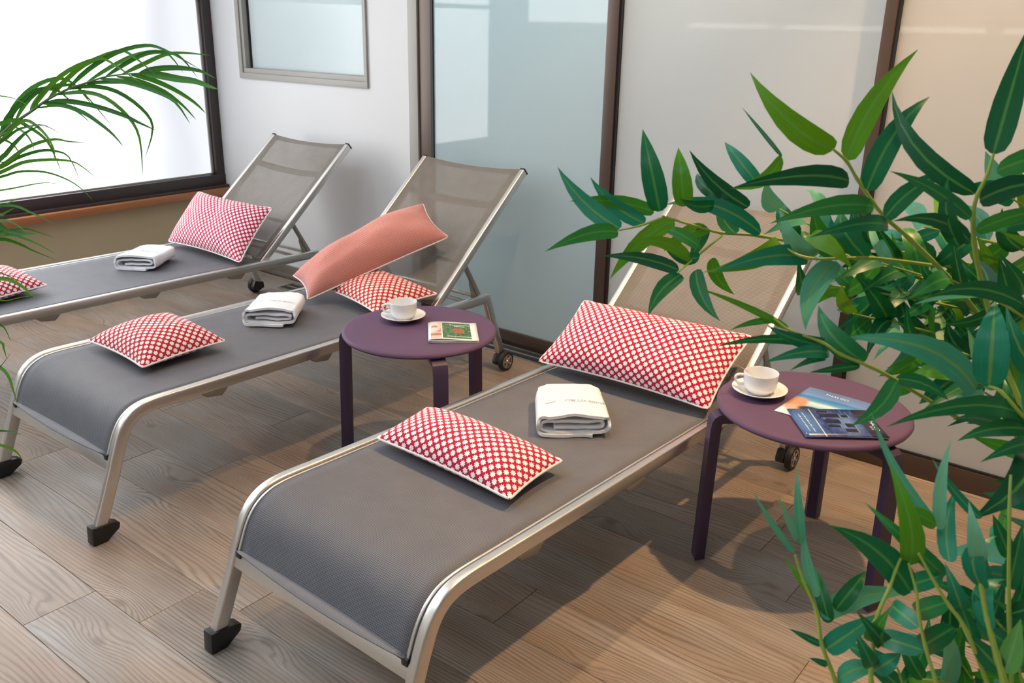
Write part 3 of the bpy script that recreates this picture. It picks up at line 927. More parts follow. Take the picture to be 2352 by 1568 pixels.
cushion('cushion', 'flat crimson and white lattice cushion on the lounger next to the brochures table',
        [lp('A', 0.400, -0.255, 0.396), lp('A', 0.395, 0.200, 0.392), lp('A', 0.622, 0.180, 0.398), lp('A', 0.615, -0.285, 0.404)], 0.062, M['cushion_crimson'], 0.035, seed=1)
cushion('cushion', 'largest crimson and white lattice cushion, leaning on the backrest next to the brochures table',
        [lp('A', 1.136, -0.310, 0.388), lp('A', 1.165, 0.285, 0.388), lp('A', 1.412, 0.282, 0.546), lp('A', 1.378, -0.310, 0.540)], 0.078, M['cushion_crimson'], 0.045, seed=2, dent=0.10)
cushion('cushion', 'flat red and white lattice cushion on the foot end of the middle lounger',
        [lp('B', 0.232, -0.245, 0.396), lp('B', 0.225, 0.105, 0.392), lp('B', 0.530, 0.095, 0.396), lp('B', 0.545, -0.240, 0.404)], 0.070, M['cushion_red'], 0.035, seed=3)
cushion('cushion', 'small scarlet and white lattice cushion lying below the salmon cushion',
        [lp('B', 1.150, -0.115, 0.398), lp('B', 1.088, 0.220, 0.386), lp('B', 1.352, 0.290, 0.416), lp('B', 1.350, -0.060, 0.452)], 0.054, M['cushion_scarlet'], 0.024, seed=4)
cushion('cushion', 'long salmon woven cushion propped across the backrest of the middle lounger',
        [lp('B', 1.045, -0.118, 0.378), lp('B', 1.520, 0.195, 0.596), lp('B', 1.612, -0.035, 0.690), lp('B', 1.100, -0.272, 0.436)], 0.104, M['salmon'], 0.030, seed=5, dent=0.05, notch=0.08, notch_end=0.36)
cushion('cushion', 'rose and white lattice cushion leaning on the backrest by the frosted window',
        [lp('C', 1.205, -0.272, 0.382), lp('C', 1.190, 0.318, 0.382), lp('C', 1.442, 0.245, 0.580), lp('C', 1.440, -0.340, 0.585)], 0.078, M['cushion_rose'], 0.048, seed=6, dent=0.12)
cushion('cushion', 'flat red and white lattice cushion behind the palm leaves on the lounger by the window',
        [lp('C', 0.150, -0.200, 0.396), lp('C', 0.140, 0.150, 0.392), lp('C', 0.445, 0.100, 0.396), lp('C', 0.455, -0.235, 0.404)], 0.064, M['cushion_red'], 0.034, seed=7)


# ------------------------------------------------------------------ towels
def text_mesh(s, size, shear=0.0, bold=0.0):
    cu = bpy.data.curves.new('text', 'FONT'); cu.body = s; cu.size = size; cu.align_x = 'CENTER'; cu.align_y = 'CENTER'; cu.shear = shear; cu.offset = bold
    cu.resolution_u = 3
    ob = bpy.data.objects.new('text', cu); COL.objects.link(ob)
    dg = bpy.context.evaluated_depsgraph_get()
    me = bpy.data.meshes.new_from_object(ob.evaluated_get(dg))
    bpy.data.objects.remove(ob, do_unlink=True); bpy.data.curves.remove(cu)
    me.materials.clear()
    return me


def towel(label, L, u, v, zb, ang, w, dep, seed, emblem):
    """folded towel; local x = width, -y = the open folded end"""
    base = lp(L, u, v, zb)
    a0 = LOUNGERS[L][2]
    t = thing('folded_towel', label, 'towel', base, ang - a0, 'folded towels on the loungers')
    k = w / 0.20
    P = [(-0.055, 0.019), (0.03, 0.020), (0.066, 0.020), (0.078, 0.025), (0.070, 0.031), (0.02, 0.033), (-0.05, 0.032), (-0.082, 0.030), (-0.090, 0.021), (-0.083, 0.012), (-0.03, 0.0085),
         (0.04, 0.009), (0.083, 0.011), (0.095, 0.023), (0.090, 0.038), (0.07, 0.043), (0.0, 0.0455), (-0.07, 0.043), (-0.092, 0.038), (-0.0985, 0.021), (-0.092, 0.007), (-0.06, 0.0035), (0.0, 0.0032), (0.05, 0.0036)]
    P = [p for p in catmull([Vector((x * k, z * 1.42, 0)) for x, z in P], 4)]
    rn = random.Random(seed); ph = rn.uniform(0, 6)
    NY = 18; th = 0.0040
    V, F = [], []
    n = len(P)
    def put(i, j, side):
        p = P[i]; T = (P[min(i+1, n-1)] - P[max(i-1, 0)]).normalized(); Nn = Vector((-T.y, T.x, 0))
        f = j / NY
        # layers end at slightly different depths; back corners rounded
        inset = 0.010 * noise.noise(Vector((p.x * 16, p.y * 60, seed))) + 0.012 * (1 - i / n)
        y = -dep / 2 + inset + f * (dep - inset)
        q = p + Nn * side * th
        x, z = q.x, q.y
        r = 0.03
        yy = dep / 2 - y
        if yy < r and abs(x) > w / 2 - r:
            e = math.sqrt(max(0, 1 - ((r - yy) / r) ** 2)); x = math.copysign(min(abs(x), w / 2 - r + r * e), x)
        x *= 1 + 0.05 * (0.5 - f)
        z *= 1.0 - 0.10 * f
        z += (0.0045 * noise.noise(Vector((x * 14, y * 14, seed + p.y * 25))) + 0.002 * noise.noise(Vector((x * 50, y * 50, seed * 3.0)))) * min(1.0, p.y / 0.02)
        if i > n * 0.62 and i < n * 0.74: z += 0.003 * math.sin(x * 38 + ph) * (1 - f)
        return Vector((x, y, max(0.0004, z)))
    idx = {}
    for side in (1, -1):
        for i in range(n):
            for j in range(NY + 1):
                idx[side, i, j] = len(V); V.append(put(i, j, side))
    for side in (1, -1):
        for i in range(n - 1):
            for j in range(NY):
                q = (idx[side, i, j], idx[side, i+1, j], idx[side, i+1, j+1], idx[side, i, j+1])
                F.append(q if side < 0 else q[::-1])
    for i in range(n - 1):
        for j in (0, NY):
            q = (idx[1, i, j], idx[1, i+1, j], idx[-1, i+1, j], idx[-1, i, j]); F.append(q if j == 0 else q[::-1])
    for j in range(NY):
        for i in (0, n - 1): F.append((idx[1, i, j], idx[1, i, j+1], idx[-1, i, j+1], idx[-1, i, j]))
    me = mesh('cloth', V, F, sharp=60)
    link('cloth', me, t, M['towel'])
    # embroidery draped on the top surface
    from mathutils.bvhtree import BVHTree
    bv = BVHTree.FromPolygons([tuple(q) for q in V], F)
    def drape(me2, dx, dy, name, mat, rot=0.0, sc=1.0):
        cr, sr = math.cos(rot), math.sin(rot)
        for vv in me2.vertices:
            x, y = vv.co.x * sc, vv.co.y * sc
            x, y = x * cr - y * sr + dx, x * sr + y * cr + dy
            hit = bv.ray_cast(Vector((x, y, 0.2)), Vector((0, 0, -1)))[0]
            vv.co = Vector((x, y, (hit.z if hit else 0.045) + 0.0011))
        me2.update()
        link(name, me2, t, mat)
    ex, ey, es = emblem
    drape(text_mesh('CIM LES BAINS', 0.0175 * es, 0, 0.0003), ex + 0.030 * es, ey - 0.004, 'embroidery', M['thread_grey'], -0.05)
    def arc(pts, wd):
        pts = catmull([Vector((a, b, 0)) for a, b in pts], 5); Vv, Ff = [], []
        for i, p in enumerate(pts):
            T = (pts[min(i+1, len(pts)-1)] - pts[max(i-1, 0)]).normalized(); Nn = Vector((-T.y, T.x, 0))
            ww = wd * (0.35 + 0.65 * math.sin(PI * i / (len(pts) - 1)))
            Vv += [p + Nn * ww, p - Nn * ww]
        for i in range(len(pts) - 1): Ff.append((2*i, 2*i+1, 2*i+3, 2*i+2))
        return mesh('emblem', Vv, Ff, smooth=False)
    drape(arc([(-0.019, -0.006), (-0.014, 0.006), (-0.003, 0.012), (0.009, 0.009), (0.017, 0.000)], 0.0008), ex - 0.066 * es, ey, 'emblem_arch', M['thread_grey'], 0, es)
    drape(arc([(-0.019, -0.009), (-0.010, -0.008), (0.000, -0.004), (0.010, -0.003), (0.018, -0.005)], 0.0013), ex - 0.066 * es, ey, 'emblem_wave', M['thread_blue'], 0, es)
    drape(arc([(-0.008, -0.013), (0.002, -0.012), (0.012, -0.008)], 0.0006), ex - 0.066 * es, ey, 'emblem_ripple', M['thread_pale'], 0, es)
    for sx in (0.005, 0.052):
        drape(arc([(-0.011, 0), (-0.004, 0.0006), (0.004, -0.0005), (0.011, 0)], 0.0007), ex + sx * es, ey - 0.0165, 'embroidery_line', M['thread_grey'], -0.05, es)
    return t


towel('folded white towel with a blue arched emblem, on the lounger next to the brochures table', 'A', 0.905, -0.005, rail_z(0.9) - 0.0125, -0.858 + PI / 2, 0.196, 0.235, 3, (0.005, -0.015, 1.0))
towel('folded white towel beside the salmon cushion', 'B', 0.872, -0.085, rail_z(0.87) - 0.0095, -0.868 + PI / 2, 0.186, 0.235, 8, (0.0, -0.015, 0.8))
towel('folded white towel in front of the rose lattice cushion by the window', 'C', 0.965, -0.055, rail_z(0.96) - 0.0125, -0.98 + PI / 2, 0.182, 0.235, 12, (0.0, -0.02, 0.8))


# ------------------------------------------------------------------ side tables
def side_table(label, x, y, ang0, step):
    H = 0.472
    t = thing('side_table', label, 'table', (x, y, 0), 0, 'round plum side tables')
    R = 0.2500
    V, F = lathe([(0, H), (0.20, H), (R - 0.012, H - 0.0005), (R - 0.005, H - 0.002), (R - 0.001, H - 0.006), (R, H - 0.011), (R - 0.003, H - 0.017), (R - 0.010, H - 0.020), (R - 0.02, H - 0.021), (0, H - 0.021)], 96)
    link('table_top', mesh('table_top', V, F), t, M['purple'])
    for k in range(3):
        a = math.radians(ang0 + step * k)
        c, s = math.cos(a), math.sin(a)
        path2 = [(0.10, H - 0.022), (0.21, H - 0.022), (0.235, H - 0.0225), (0.252, H - 0.026), (0.2635, H - 0.034), (0.2695, H - 0.047), (0.2715, H - 0.065), (0.2800, 0.004)]
        path = [Vector((c * r, s * r, z)) for r, z in path2]
        lat = Vector((-s, c, 0))
        pr = [(-0.023, 0.0), (0.023, 0.0), (0.023, 0.009), (0.014, 0.030), (-0.014, 0.030), (-0.023, 0.009)]
        # profile grows inwards (under the top, towards the table axis)
        V, F = sweep(path, [(b, n) for b, n in pr], lat)
        q = Vector(V[6 * 4 + 3]) - path[4]
        if q.dot(Vector((c, s, 0))) > 0: V, F = sweep(path, [(b, -n) for b, n in pr], lat)
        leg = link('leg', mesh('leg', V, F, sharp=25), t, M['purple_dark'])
        V, F = sweep([Vector((c * 0.2800, s * 0.2800, 0.0045)), Vector((c * 0.2801, s * 0.2801, 0.0))], [(b * 0.95, n if q.dot(Vector((c, s, 0))) <= 0 else -n) for b, n in pr], lat)
        link('glide', mesh('glide', V, F), leg, M['pad'])
    return t


side_table('round plum metal side table with two blue brochures', -0.7081, -0.7383, 218.9, -120)
side_table('round plum metal side table with a green booklet, between two loungers', -1.9258, -0.9674, 207.0, 120)


# ------------------------------------------------------------------ cups and saucers
def cup_set(n, x, y, ang, lab_s, lab_c):
    z = 0.472
    V, F = lathe([(0, 0.004), (0.028, 0.004), (0.030, 0.0005), (0.034, 0.0), (0.040, 0.003), (0.058, 0.012), (0.070, 0.0185), (0.0735, 0.0195), (0.0738, 0.0210), (0.071, 0.0212), (0.056, 0.0150),
                  (0.042, 0.0080), (0.032, 0.0070), (0.030, 0.0062), (0.0, 0.0062)], 64)
    s = link('saucer', mesh('saucer', V, F, sharp=60), None, M['china'], (x, y, z))
    tag(s, lab_s, 'saucer', 'white china saucers')
    t = thing('coffee_cup', lab_c, 'cup', (x, y, z + 0.0066), ang, 'white china coffee cups')
    V, F = lathe([(0, 0.002), (0.024, 0.002), (0.026, 0.0), (0.029, 0.0005), (0.031, 0.004), (0.0385, 0.010), (0.0425, 0.017), (0.0435, 0.0195), (0.0440, 0.0205), (0.0455, 0.034), (0.0462, 0.0535), (0.0466, 0.0570), (0.0460, 0.0580),
                  (0.0446, 0.0575), (0.0436, 0.050), (0.0425, 0.030), (0.0390, 0.016), (0.030, 0.0085), (0.0, 0.0060)], 64)
    link('bowl', mesh('bowl', V, F, sharp=50), t, M['china'])
    hp = catmull([(0.0425, 0, 0.0475), (0.052, 0, 0.0490), (0.0625, 0, 0.0470), (0.0670, 0, 0.0390), (0.0640, 0, 0.0290), (0.0560, 0, 0.0225), (0.0430, 0, 0.0220)], 5)
    V, F = sweep(hp, [(b, nn - 0.003) for b, nn in rrect(0.0105, 0.006, 0.0025, 3)], (0, 1, 0))
    link('handle', mesh('handle', V, F, sharp=60), t, M['china'])
    return t


AL = math.atan2(-R_AX.y, -R_AX.x)
cup_set(0, -0.848, -0.767, AL - 0.12, 'white china saucer on the table with two brochures', 'white coffee cup holding a teaspoon, on the table with two brochures')
cup_set(1, -2.023, -0.944, AL + 0.12, 'white china saucer on the table with the green booklet', 'empty white coffee cup on the table with the green booklet')
# teaspoon standing in the right cup
c = Vector((-0.848, -0.767, 0.479)); dl = Vector((math.cos(AL), math.sin(AL), 0))
fw = Vector((-dl.y, dl.x, 0))
sp = catmull([c + fw * -0.004 + dl * -0.022 + Vector((0, 0, 0.013)), c + dl * 0.012 + Vector((0, 0, 0.037)), c + dl * 0.036 + fw * 0.004 + Vector((0, 0, 0.0590)), c + dl * 0.062 + fw * 0.008 + Vector((0, 0, 0.0770)), c + dl * 0.080 + fw * 0.010 + Vector((0, 0, 0.0850))], 5)
V, F = sweep(sp, rrect(0.0050, 0.0014, 0.0006, 2), fw, scale=[0.8 + 0.5 * abs(i / (len(sp)-1) - 0.4) for i in range(len(sp))])
spoon = thing('teaspoon', 'thin steel teaspoon standing in the cup on the brochures table', 'spoon', c)
link('stem', mesh('stem', [v - c for v in V], F), spoon, M['steel'])
V, F = lathe([(0, -0.004), (0.5, -0.003), (0.85, 0.0), (1.0, 0.004), (0.95, 0.0045), (0.8, 0.001), (0.4, -0.0018), (0, -0.0025)], 20)
V = [Vector(((v[0] * 0.017), v[1] * 0.0105, v[2] * 1.0)) for v in V]
mt = Matrix.Translation(sp[0] - c + Vector((0, 0, 0.0015)) - dl * 0.006) @ Matrix.Rotation(AL, 4, 'Z') @ Matrix.Rotation(-0.25, 4, 'Y')
link('bowl', mesh('bowl', [mt @ v for v in V], F), spoon, M['steel'])


# ------------------------------------------------------------------ printed matter
def print_mat(name, build):
    a = NT(name, rough=0.22, spec=0.5)
    u, v, _ = a.sep(a.coord('UV'))
    a.base(build(a, u, v))
    return a.m


def band(a, x, lo, hi):
    return a.math('MULTIPLY', a.math('GREATER_THAN', x, lo), a.math('LESS_THAN', x, hi))


def ell(a, u, v, cx, cy, rx, ry, soft=0.25):
    d = a.math('SQRT', a.math('ADD', a.math('POWER', a.math('ABSOLUTE', a.math('DIVIDE', a.math('SUBTRACT', u, cx), rx)), 2.0), a.math('POWER', a.math('ABSOLUTE', a.math('DIVIDE', a.math('SUBTRACT', v, cy), ry)), 2.0)))
    m = a.n('ShaderNodeMapRange', interpolation_type='SMOOTHSTEP'); a.l(d, m.inputs[0])
    m.inputs[1].default_value = 1 - soft; m.inputs[2].default_value = 1 + soft; m.inputs[3].default_value = 1.0; m.inputs[4].default_value = 0.0
    return m.outputs[0]


def garden(a, u, v):
    uvc = a.coord('UV')
    n = a.noise(a.mapping(uvc, (9, 13, 1)), 1.0, 5, 0.7)
    g = a.ramp(n, [(0.3, (0.012, 0.035, 0.012)), (0.48, (0.035, 0.11, 0.02)), (0.62, (0.12, 0.26, 0.03)), (0.8, (0.30, 0.38, 0.06))])
    g = a.mix(a.math('MULTIPLY', ell(a, u, v, 0.48, 0.50, 0.17, 0.16), a.math('MULTIPLY_ADD', n, 1.6, -0.15)), g, (0.55, 0.06, 0.03))
    return g


def face(a, u, v):
    c = a.mix(ell(a, u, v, 0.2, 0.75, 0.6, 0.35), (0.72, 0.46, 0.36), (0.82, 0.66, 0.58))
    c = a.mix(ell(a, u, v, 0.35, 0.72, 0.30, 0.075), c, (0.36, 0.22, 0.17))
    c = a.mix(ell(a, u, v, 0.32, 0.68, 0.16, 0.045), c, (0.45, 0.55, 0.60))
    c = a.mix(ell(a, u, v, 0.85, 0.42, 0.26, 0.05), c, (0.62, 0.14, 0.14))
    c = a.mix(ell(a, u, v, 0.95, 0.55, 0.12, 0.04), c, (0.40, 0.20, 0.15))
    c = a.mix(ell(a, u, v, 0.55, 0.22, 0.75, 0.07), c, (0.36, 0.19, 0.12))
    return c


def sea(a, u, v):
    uvc = a.coord('UV')
    n = a.noise(a.mapping(uvc, (3, 14, 1)), 1.0, 3)
    k = a.math('MULTIPLY_ADD', n, 0.06, v)
    k = a.math('MULTIPLY_ADD', u, -0.05, k)
    c = a.ramp(k, [(0.0, (0.75, 0.74, 0.77)), (0.26, (0.80, 0.80, 0.82)), (0.40, (0.30, 0.58, 0.68)), (0.52, (0.62, 0.78, 0.83)), (0.60, (0.10, 0.36, 0.60)), (0.70, (0.045, 0.20, 0.46)), (0.78, (0.16, 0.30, 0.66)), (1.0, (0.20, 0.35, 0.72))])
    c = a.mix(ell(a, u, v, 0.10, 0.43, 0.16, 0.17), c, (0.62, 0.30, 0.17))
    c = a.mix(ell(a, u, v, 0.17, 0.25, 0.15, 0.10), c, (0.70, 0.40, 0.26))
    c = a.mix(ell(a, u, v, 0.42, 0.30, 0.22, 0.10), c, (0.02, 0.025, 0.035))
    return c


def night(a, u, v):
    uvc = a.coord('UV')
    n = a.noise(a.mapping(uvc, (22, 5, 1)), 1.0, 4, 0.65)
    c = a.ramp(n, [(0.3, (0.010, 0.015, 0.07)), (0.55, (0.03, 0.06, 0.22)), (0.75, (0.10, 0.20, 0.45))])
    c = a.mix(ell(a, u, v, 0.13, 0.5, 0.13, 0.55, 0.5), c, (0.07, 0.16, 0.38))
    c = a.mix(a.math('MULTIPLY', ell(a, u, v, 0.62, 0.45, 0.12, 0.35, 0.6), 0.5), c, (0.20, 0.34, 0.60))
    c = a.mix(a.math('GREATER_THAN', u, 0.80), c, (0.012, 0.012, 0.035))
    c = a.mix(band(a, a.math('MULTIPLY_ADD', v, -0.02, u), 0.245, 0.262), c, (0.45, 0.55, 0.72))
    return c


M['print_garden'] = print_mat('garden_photo', garden)
M['print_face'] = print_mat('portrait_photo', face)
M['print_sea'] = print_mat('sea_cover', sea)
M['print_night'] = print_mat('deep_blue_cover', night)
M['ink_white'] = simple('white_ink', (0.80, 0.82, 0.86), 0.35, var=0.02)
M['ink_pale'] = simple('pale_blue_ink', (0.42, 0.58, 0.78), 0.35, var=0.02)
M['ink_dark'] = simple('dark_box_ink', (0.008, 0.008, 0.03), 0.3, var=0.05)


def sheet(name, x0, x1, y0, y1, zf, mat, parent, n=14, th=0.0):
    V, F, UV = [], [], []
    for i in range(n + 1):
        for j in range(5):
            a, b = i / n, j / 4
            x, y = x0 + (x1 - x0) * a, y0 + (y1 - y0) * b
            V.append((x, y, zf(x, y))); UV.append((a, b))
    for i in range(n):
        for j in range(4):
            F.append((i*5 + j, (i+1)*5 + j, (i+1)*5 + j + 1, i*5 + j + 1))
    o = link(name, mesh(name, V, F, uv=UV), parent, mat)
    if th:
        m = o.modifiers.new('thickness', 'SOLIDIFY'); m.thickness = th; m.offset = -1
    return o


def put_text(parent, s, size, x, y, rot, zf, mat, name, shear=0.0, lift=0.0003, sx=1.0):
    me = text_mesh(s, size, shear)
    c, sn = math.cos(rot), math.sin(rot)
    for v in me.vertices:
        X, Y = v.co.x * sx, v.co.y
        X, Y = X * c - Y * sn + x, X * sn + Y * c + y
        v.co = Vector((X, Y, zf(X, Y) + lift))
    me.update()
    return link(name, me, parent, mat)


TT = 0.4722
# booklet with the garden photograph: local x along its long printed edge, y away from the open bottom edge
p_tl, p_tr, p_br, p_bl = Vector((-1.923, -0.935)), Vector((-1.810, -0.829)), Vector((-1.685, -0.951)), Vector((-1.795, -1.058))
ax = ((p_tr - p_tl) + (p_br - p_bl)).normalized()
cen = (p_tl + p_tr + p_br + p_bl) / 4
bw_, bh_ = 0.157, 0.170
bk = thing('booklet', 'small white booklet with a green garden photo and a portrait strip', 'booklet', (cen.x, cen.y, TT), math.atan2(ax.y, ax.x))
zb = lambda x, y: 0.0012 + 0.0
def zc(x, y):
    a = (x + bw_ / 2) / bw_
    return 0.0075 + 0.0085 * math.sin(PI * min(1, max(0, a + 0.02)) ** 0.55) * (1 - 0.35 * a) - 0.0018 * a
sheet('back_cover', -bw_/2, bw_/2, -bh_/2, bh_/2, lambda x, y: 0.0008 + 0.0035 * math.exp(-((x + bw_/2) / 0.012)) , M['paper'], bk, th=0.0004)
sheet('pages', -bw_/2 + 0.001, bw_/2 - 0.001, -bh_/2, bh_/2, lambda x, y: 0.0045 + 0.0025 * math.exp(-((x + bw_/2) / 0.02)), M['paper'], bk, th=0.003)
sheet('front_cover', -bw_/2, bw_/2, -bh_/2, bh_/2, zc, M['paper'], bk, th=0.0005)
sheet('garden_photo', -bw_/2 + 0.045, bw_/2 - 0.006, -bh_/2 + 0.010, bh_/2 - 0.012, lambda x, y: zc(x, y) + 0.0003, M['print_garden'], bk)
sheet('portrait_photo', -bw_/2 + 0.008, -bw_/2 + 0.042, -bh_/2 + 0.010, bh_/2 - 0.012, lambda x, y: zc(x, y) + 0.0003, M['print_face'], bk)
V, F = sweep([Vector((-bw_/2 + 0.0005, -bh_/2, 0.0045)), Vector((-bw_/2 + 0.0005, bh_/2, 0.0045))], [(b, n - 0.003) for b, n in rrect(0.0012, 0.006, 0.0005, 2)], (1, 0, 0))
link('spine', mesh('spine', V, F), bk, M['paper'])
for yy, ln in ((0.052, 0.062), (0.040, 0.030), (-0.058, 0.078)):
    rr = random.Random(int(yy * 1000)); x = -ln / 2 + 0.020
    Vv, Ff = [], []
    while x < ln / 2 + 0.020:
        l = rr.uniform(0.003, 0.008)
        for q in ((x, yy - 0.0022), (x + l, yy - 0.0022), (x + l, yy + 0.0022), (x, yy + 0.0022)): Vv.append((q[0], q[1], zc(q[0], q[1]) + 0.0006))
        Ff.append(tuple(range(len(Vv) - 4, len(Vv)))); x += l + 0.0013
    link('title_line', mesh('title_line', Vv, Ff, smooth=False), bk, M['ink_white'])

# two brochures on the other table
def brochure(name, label, corner, exv, eyv, w, h, z, mat):
    o = Vector(corner); ex = Vector(exv).normalized()
    c = o + ex * w / 2 + Vector(eyv).normalized() * h / 2
    t = thing(name, label, 'brochure', (c.x, c.y, z), math.atan2(ex.y, ex.x), 'brochures on the plum table')
    zf = lambda x, y: 0.0022 + 0.0012 * math.sin((x / w + 0.5) * PI)
    sheet('pages', -w/2 + 0.0008, w/2 - 0.0008, -h/2 + 0.0008, h/2 - 0.0008, lambda x, y: zf(x, y) - 0.0004, M['paper'], t, th=0.0016)
    sheet('cover', -w/2, w/2, -h/2, h/2, zf, mat, t, th=0.0003)
    return t, zf


# blue sea brochure: x axis to the right along its top edge, y towards the back
b1, z1 = brochure('brochure', 'blue sea brochure with pale title, half under the dark one', (-0.771, -0.848), (0.999, -0.055), (0.055, 0.999), 0.178, 0.221, TT, M['print_sea'])
put_text(b1, 'THALGO', 0.0150, -0.0015, 0.083, -0.03, z1, M['ink_white'], 'title', sx=1.08)
# dark brochure: long axis from its text end to the title end
cB = [Vector((-0.746, -0.822)), Vector((-0.645, -0.957)), Vector((-0.479, -0.825)), Vector((-0.599, -0.710))]
exB = ((cB[2] - cB[1]) + (cB[3] - cB[0])).normalized(); eyB = Vector((-exB.y, exB.x))
b2, z2 = brochure('brochure', 'dark blue brochure with rows of product boxes lying on top', cB[1] + (cB[0] - cB[1]) * 0.0, exB, eyB, 0.205, 0.166, TT + 0.0042, M['print_night'])
put_text(b2, 'THALGO', 0.0152, 0.0885, -0.012, -PI / 2, z2, M['ink_white'], 'title', sx=1.05)
put_text(b2, 'M E N', 0.0085, 0.0775, -0.029, -PI / 2, z2, M['ink_white'], 'title')
for xx, ln in ((-0.070, 0.115), (-0.082, 0.098)):
    rr = random.Random(int(ln * 1000)); y = ln / 2
    Vv, Ff = [], []
    while y > -ln / 2:
        l = rr.uniform(0.003, 0.009); hgt = rr.choice((0.0022, 0.0026, 0.0036))
        for q in ((xx - 0.0016, y), (xx - 0.0016, y - l), (xx - 0.0016 + hgt, y - l), (xx - 0.0016 + hgt, y)): Vv.append((q[0], q[1], z2(q[0], q[1]) + 0.0004))
        Ff.append(tuple(range(len(Vv) - 4, len(Vv)))); y -= l + rr.choice((0.0009, 0.0009, 0.003))
    link('slogan_line', mesh('slogan_line', Vv, Ff, smooth=False), b2, M['ink_pale'])
rr = random.Random(2)
for (x0, x1, y0, y1) in ((-0.030, 0.020, 0.028, 0.052), (-0.026, 0.012, -0.008, 0.018), (-0.030, -0.002, 0.056, 0.070), (-0.028, 0.004, -0.032, -0.016), (0.024, 0.042, 0.030, 0.046), (0.018, 0.040, -0.030, -0.006), (0.008, 0.038, -0.058, -0.036)):
    bxm = sheet('product_box', x0, x1, y0, y1, lambda x, y: z2(x, y) + 0.0004, M['ink_dark'], b2, n=3)
    Vv, Ff = [], []
    for q0, q1, q2, q3 in ((x0, x1, y0 - 0.0007, y0), (x1 - 0.0007, x1, y0, y1)):
        for q in ((q0, q2), (q1, q2), (q1, q3), (q0, q3)): Vv.append((q[0], q[1], z2(q[0], q[1]) + 0.0006))
        Ff.append(tuple(range(len(Vv) - 4, len(Vv))))
    link('box_outline', mesh('box_outline', Vv, Ff, smooth=False), bxm, M['ink_pale'])


# ------------------------------------------------------------------ bamboo
def leaf_mesh(arch, curl, name):
    st = [0, 0.03, 0.10, 0.22, 0.38, 0.55, 0.72, 0.87, 1.0]
    hw = [0.10, 0.33, 0.455, 0.5, 0.485, 0.40, 0.27, 0.125, 0.0]
    V, F, UV = [], [], []
    for t, h in zip(st, hw):
        y = arch * 4 * t * (1 - t); z = curl * 4 * t * (1 - t)
        for k, f in ((-1, 0.0), (-0.5, 0.25), (0, 0.5), (0.5, 0.75), (1, 1.0)):
            V.append((t, y, z)); UV.append((t, f))
    # y offsets in width units are baked per leaf by the object scale, so store half width in a second pass
    W = []
    for i, (t, h) in enumerate(zip(st, hw)):
        for k in (-1, -0.5, 0, 0.5, 1):
            x, y, z = V[len(W)]
            W.append(Vector((x, y + k * h, z - (1 - abs(k)) * 0.0 + abs(k) * h * 0.10)))
    for i in range(len(st) - 1):
        for k in range(4):
            F.append((i*5 + k, (i+1)*5 + k, (i+1)*5 + k + 1, i*5 + k + 1))
    me = mesh(name, W, F, uv=UV, sharp=80)
    return me


LEAVES = {}
for ar in (-0.7, -0.35, 0.0, 0.35, 0.7):
    for cu in (0.0, 0.9):
        for mt_ in ('bamboo', 'bamboo_teal'):
            me = leaf_mesh(ar, cu, 'bamboo_leaf'); me.materials.append(M[mt_]); LEAVES[ar, cu, mt_] = me
BP = Vector((0.10, -1.70, 0.0))
bamboo = thing('bamboo_plant', 'leafy green artificial bamboo plant standing in front of the beige glass panel', 'plant', BP)
rb = random.Random(11)


def add_branch(pts, r0, r1, mat='cane'):
    """pts: (px, py, dist)"""
    P = [pix(*p) - BP for p in pts]
    P = catmull(P, 5)
    n = len(P)
    rad = []
    acc = 0
    for i in range(n):
        a = i / (n - 1); r = r0 + (r1 - r0) * a
        if i % 5 == 0 and 0 < i < n - 1: r *= 1.22
        rad.append(r)
    V, F = tube(P, rad, 7)
    return link('branch', mesh('branch', V, F), bamboo, M[mat])


def add_leaf(par, b, tip, wpx, t, dt=0.0, arch=0.0, teal=False, roll=0.0, curl=None):
    B = pix(b[0], b[1], t); T = pix(tip[0], tip[1], t + dt)
    X = (T - B); Lg = X.length; X.normalize()
    view = (CAM - (B + T) / 2).normalized()
    Z = (view - X * view.dot(X)).normalized()
    Y = Z.cross(X)
    if roll:
        Z, Y = Z * math.cos(roll) + Y * math.sin(roll), Y * math.cos(roll) - Z * math.sin(roll)
    W = wpx * t / FPX
    key = (min((-0.7, -0.35, 0.0, 0.35, 0.7), key=lambda q: abs(q - arch)), 0.0 if (curl if curl is not None else rb.random()) < 0.5 else 0.9, 'bamboo_teal' if teal else 'bamboo')
    o = link('leaf', LEAVES[key], par)
    mm = Matrix(((X.x * Lg, Y.x * W, Z.x * W, B.x - BP.x), (X.y * Lg, Y.y * W, Z.y * W, B.y - BP.y), (X.z * Lg, Y.z * W, Z.z * W, B.z - BP.z), (0, 0, 0, 1)))
    o.matrix_local = mm
    return o


# big upper branches with the leaves the photograph shows singly: (base, tip, width, arch, teal)
br = add_branch([(2290, 780, 1.34), (2190, 650, 1.27), (2092, 551, 1.22), (2040, 505, 1.20), (2006, 466, 1.19), (1969, 411, 1.18), (1945, 371, 1.17), (1914, 343, 1.16)], 0.0038, 0.0018)
for b, tp, w, ar in (((1914, 343), (1722, 165), 60, 0.35), ((1945, 366), (2110, 112), 56, 0.35), ((1992, 436), (2137, 221), 56, 0.35), ((1950, 415), (1676, 433), 50, -0.35), ((2006, 473), (1766, 514), 46, -0.35),
                     ((2034, 499), (2190, 389), 46, 0.35), ((2040, 518), (1856, 546), 38, -0.35)):
    add_leaf(br, b, tp, w, 1.18, rb.uniform(-0.06, 0.03), ar)
br = add_branch([(2300, 820, 1.22), (2255, 650, 1.14), (2238, 560, 1.10), (2235, 493, 1.08), (2245, 447, 1.07), (2266, 404, 1.06), (2282, 353, 1.05)], 0.0036, 0.0018)
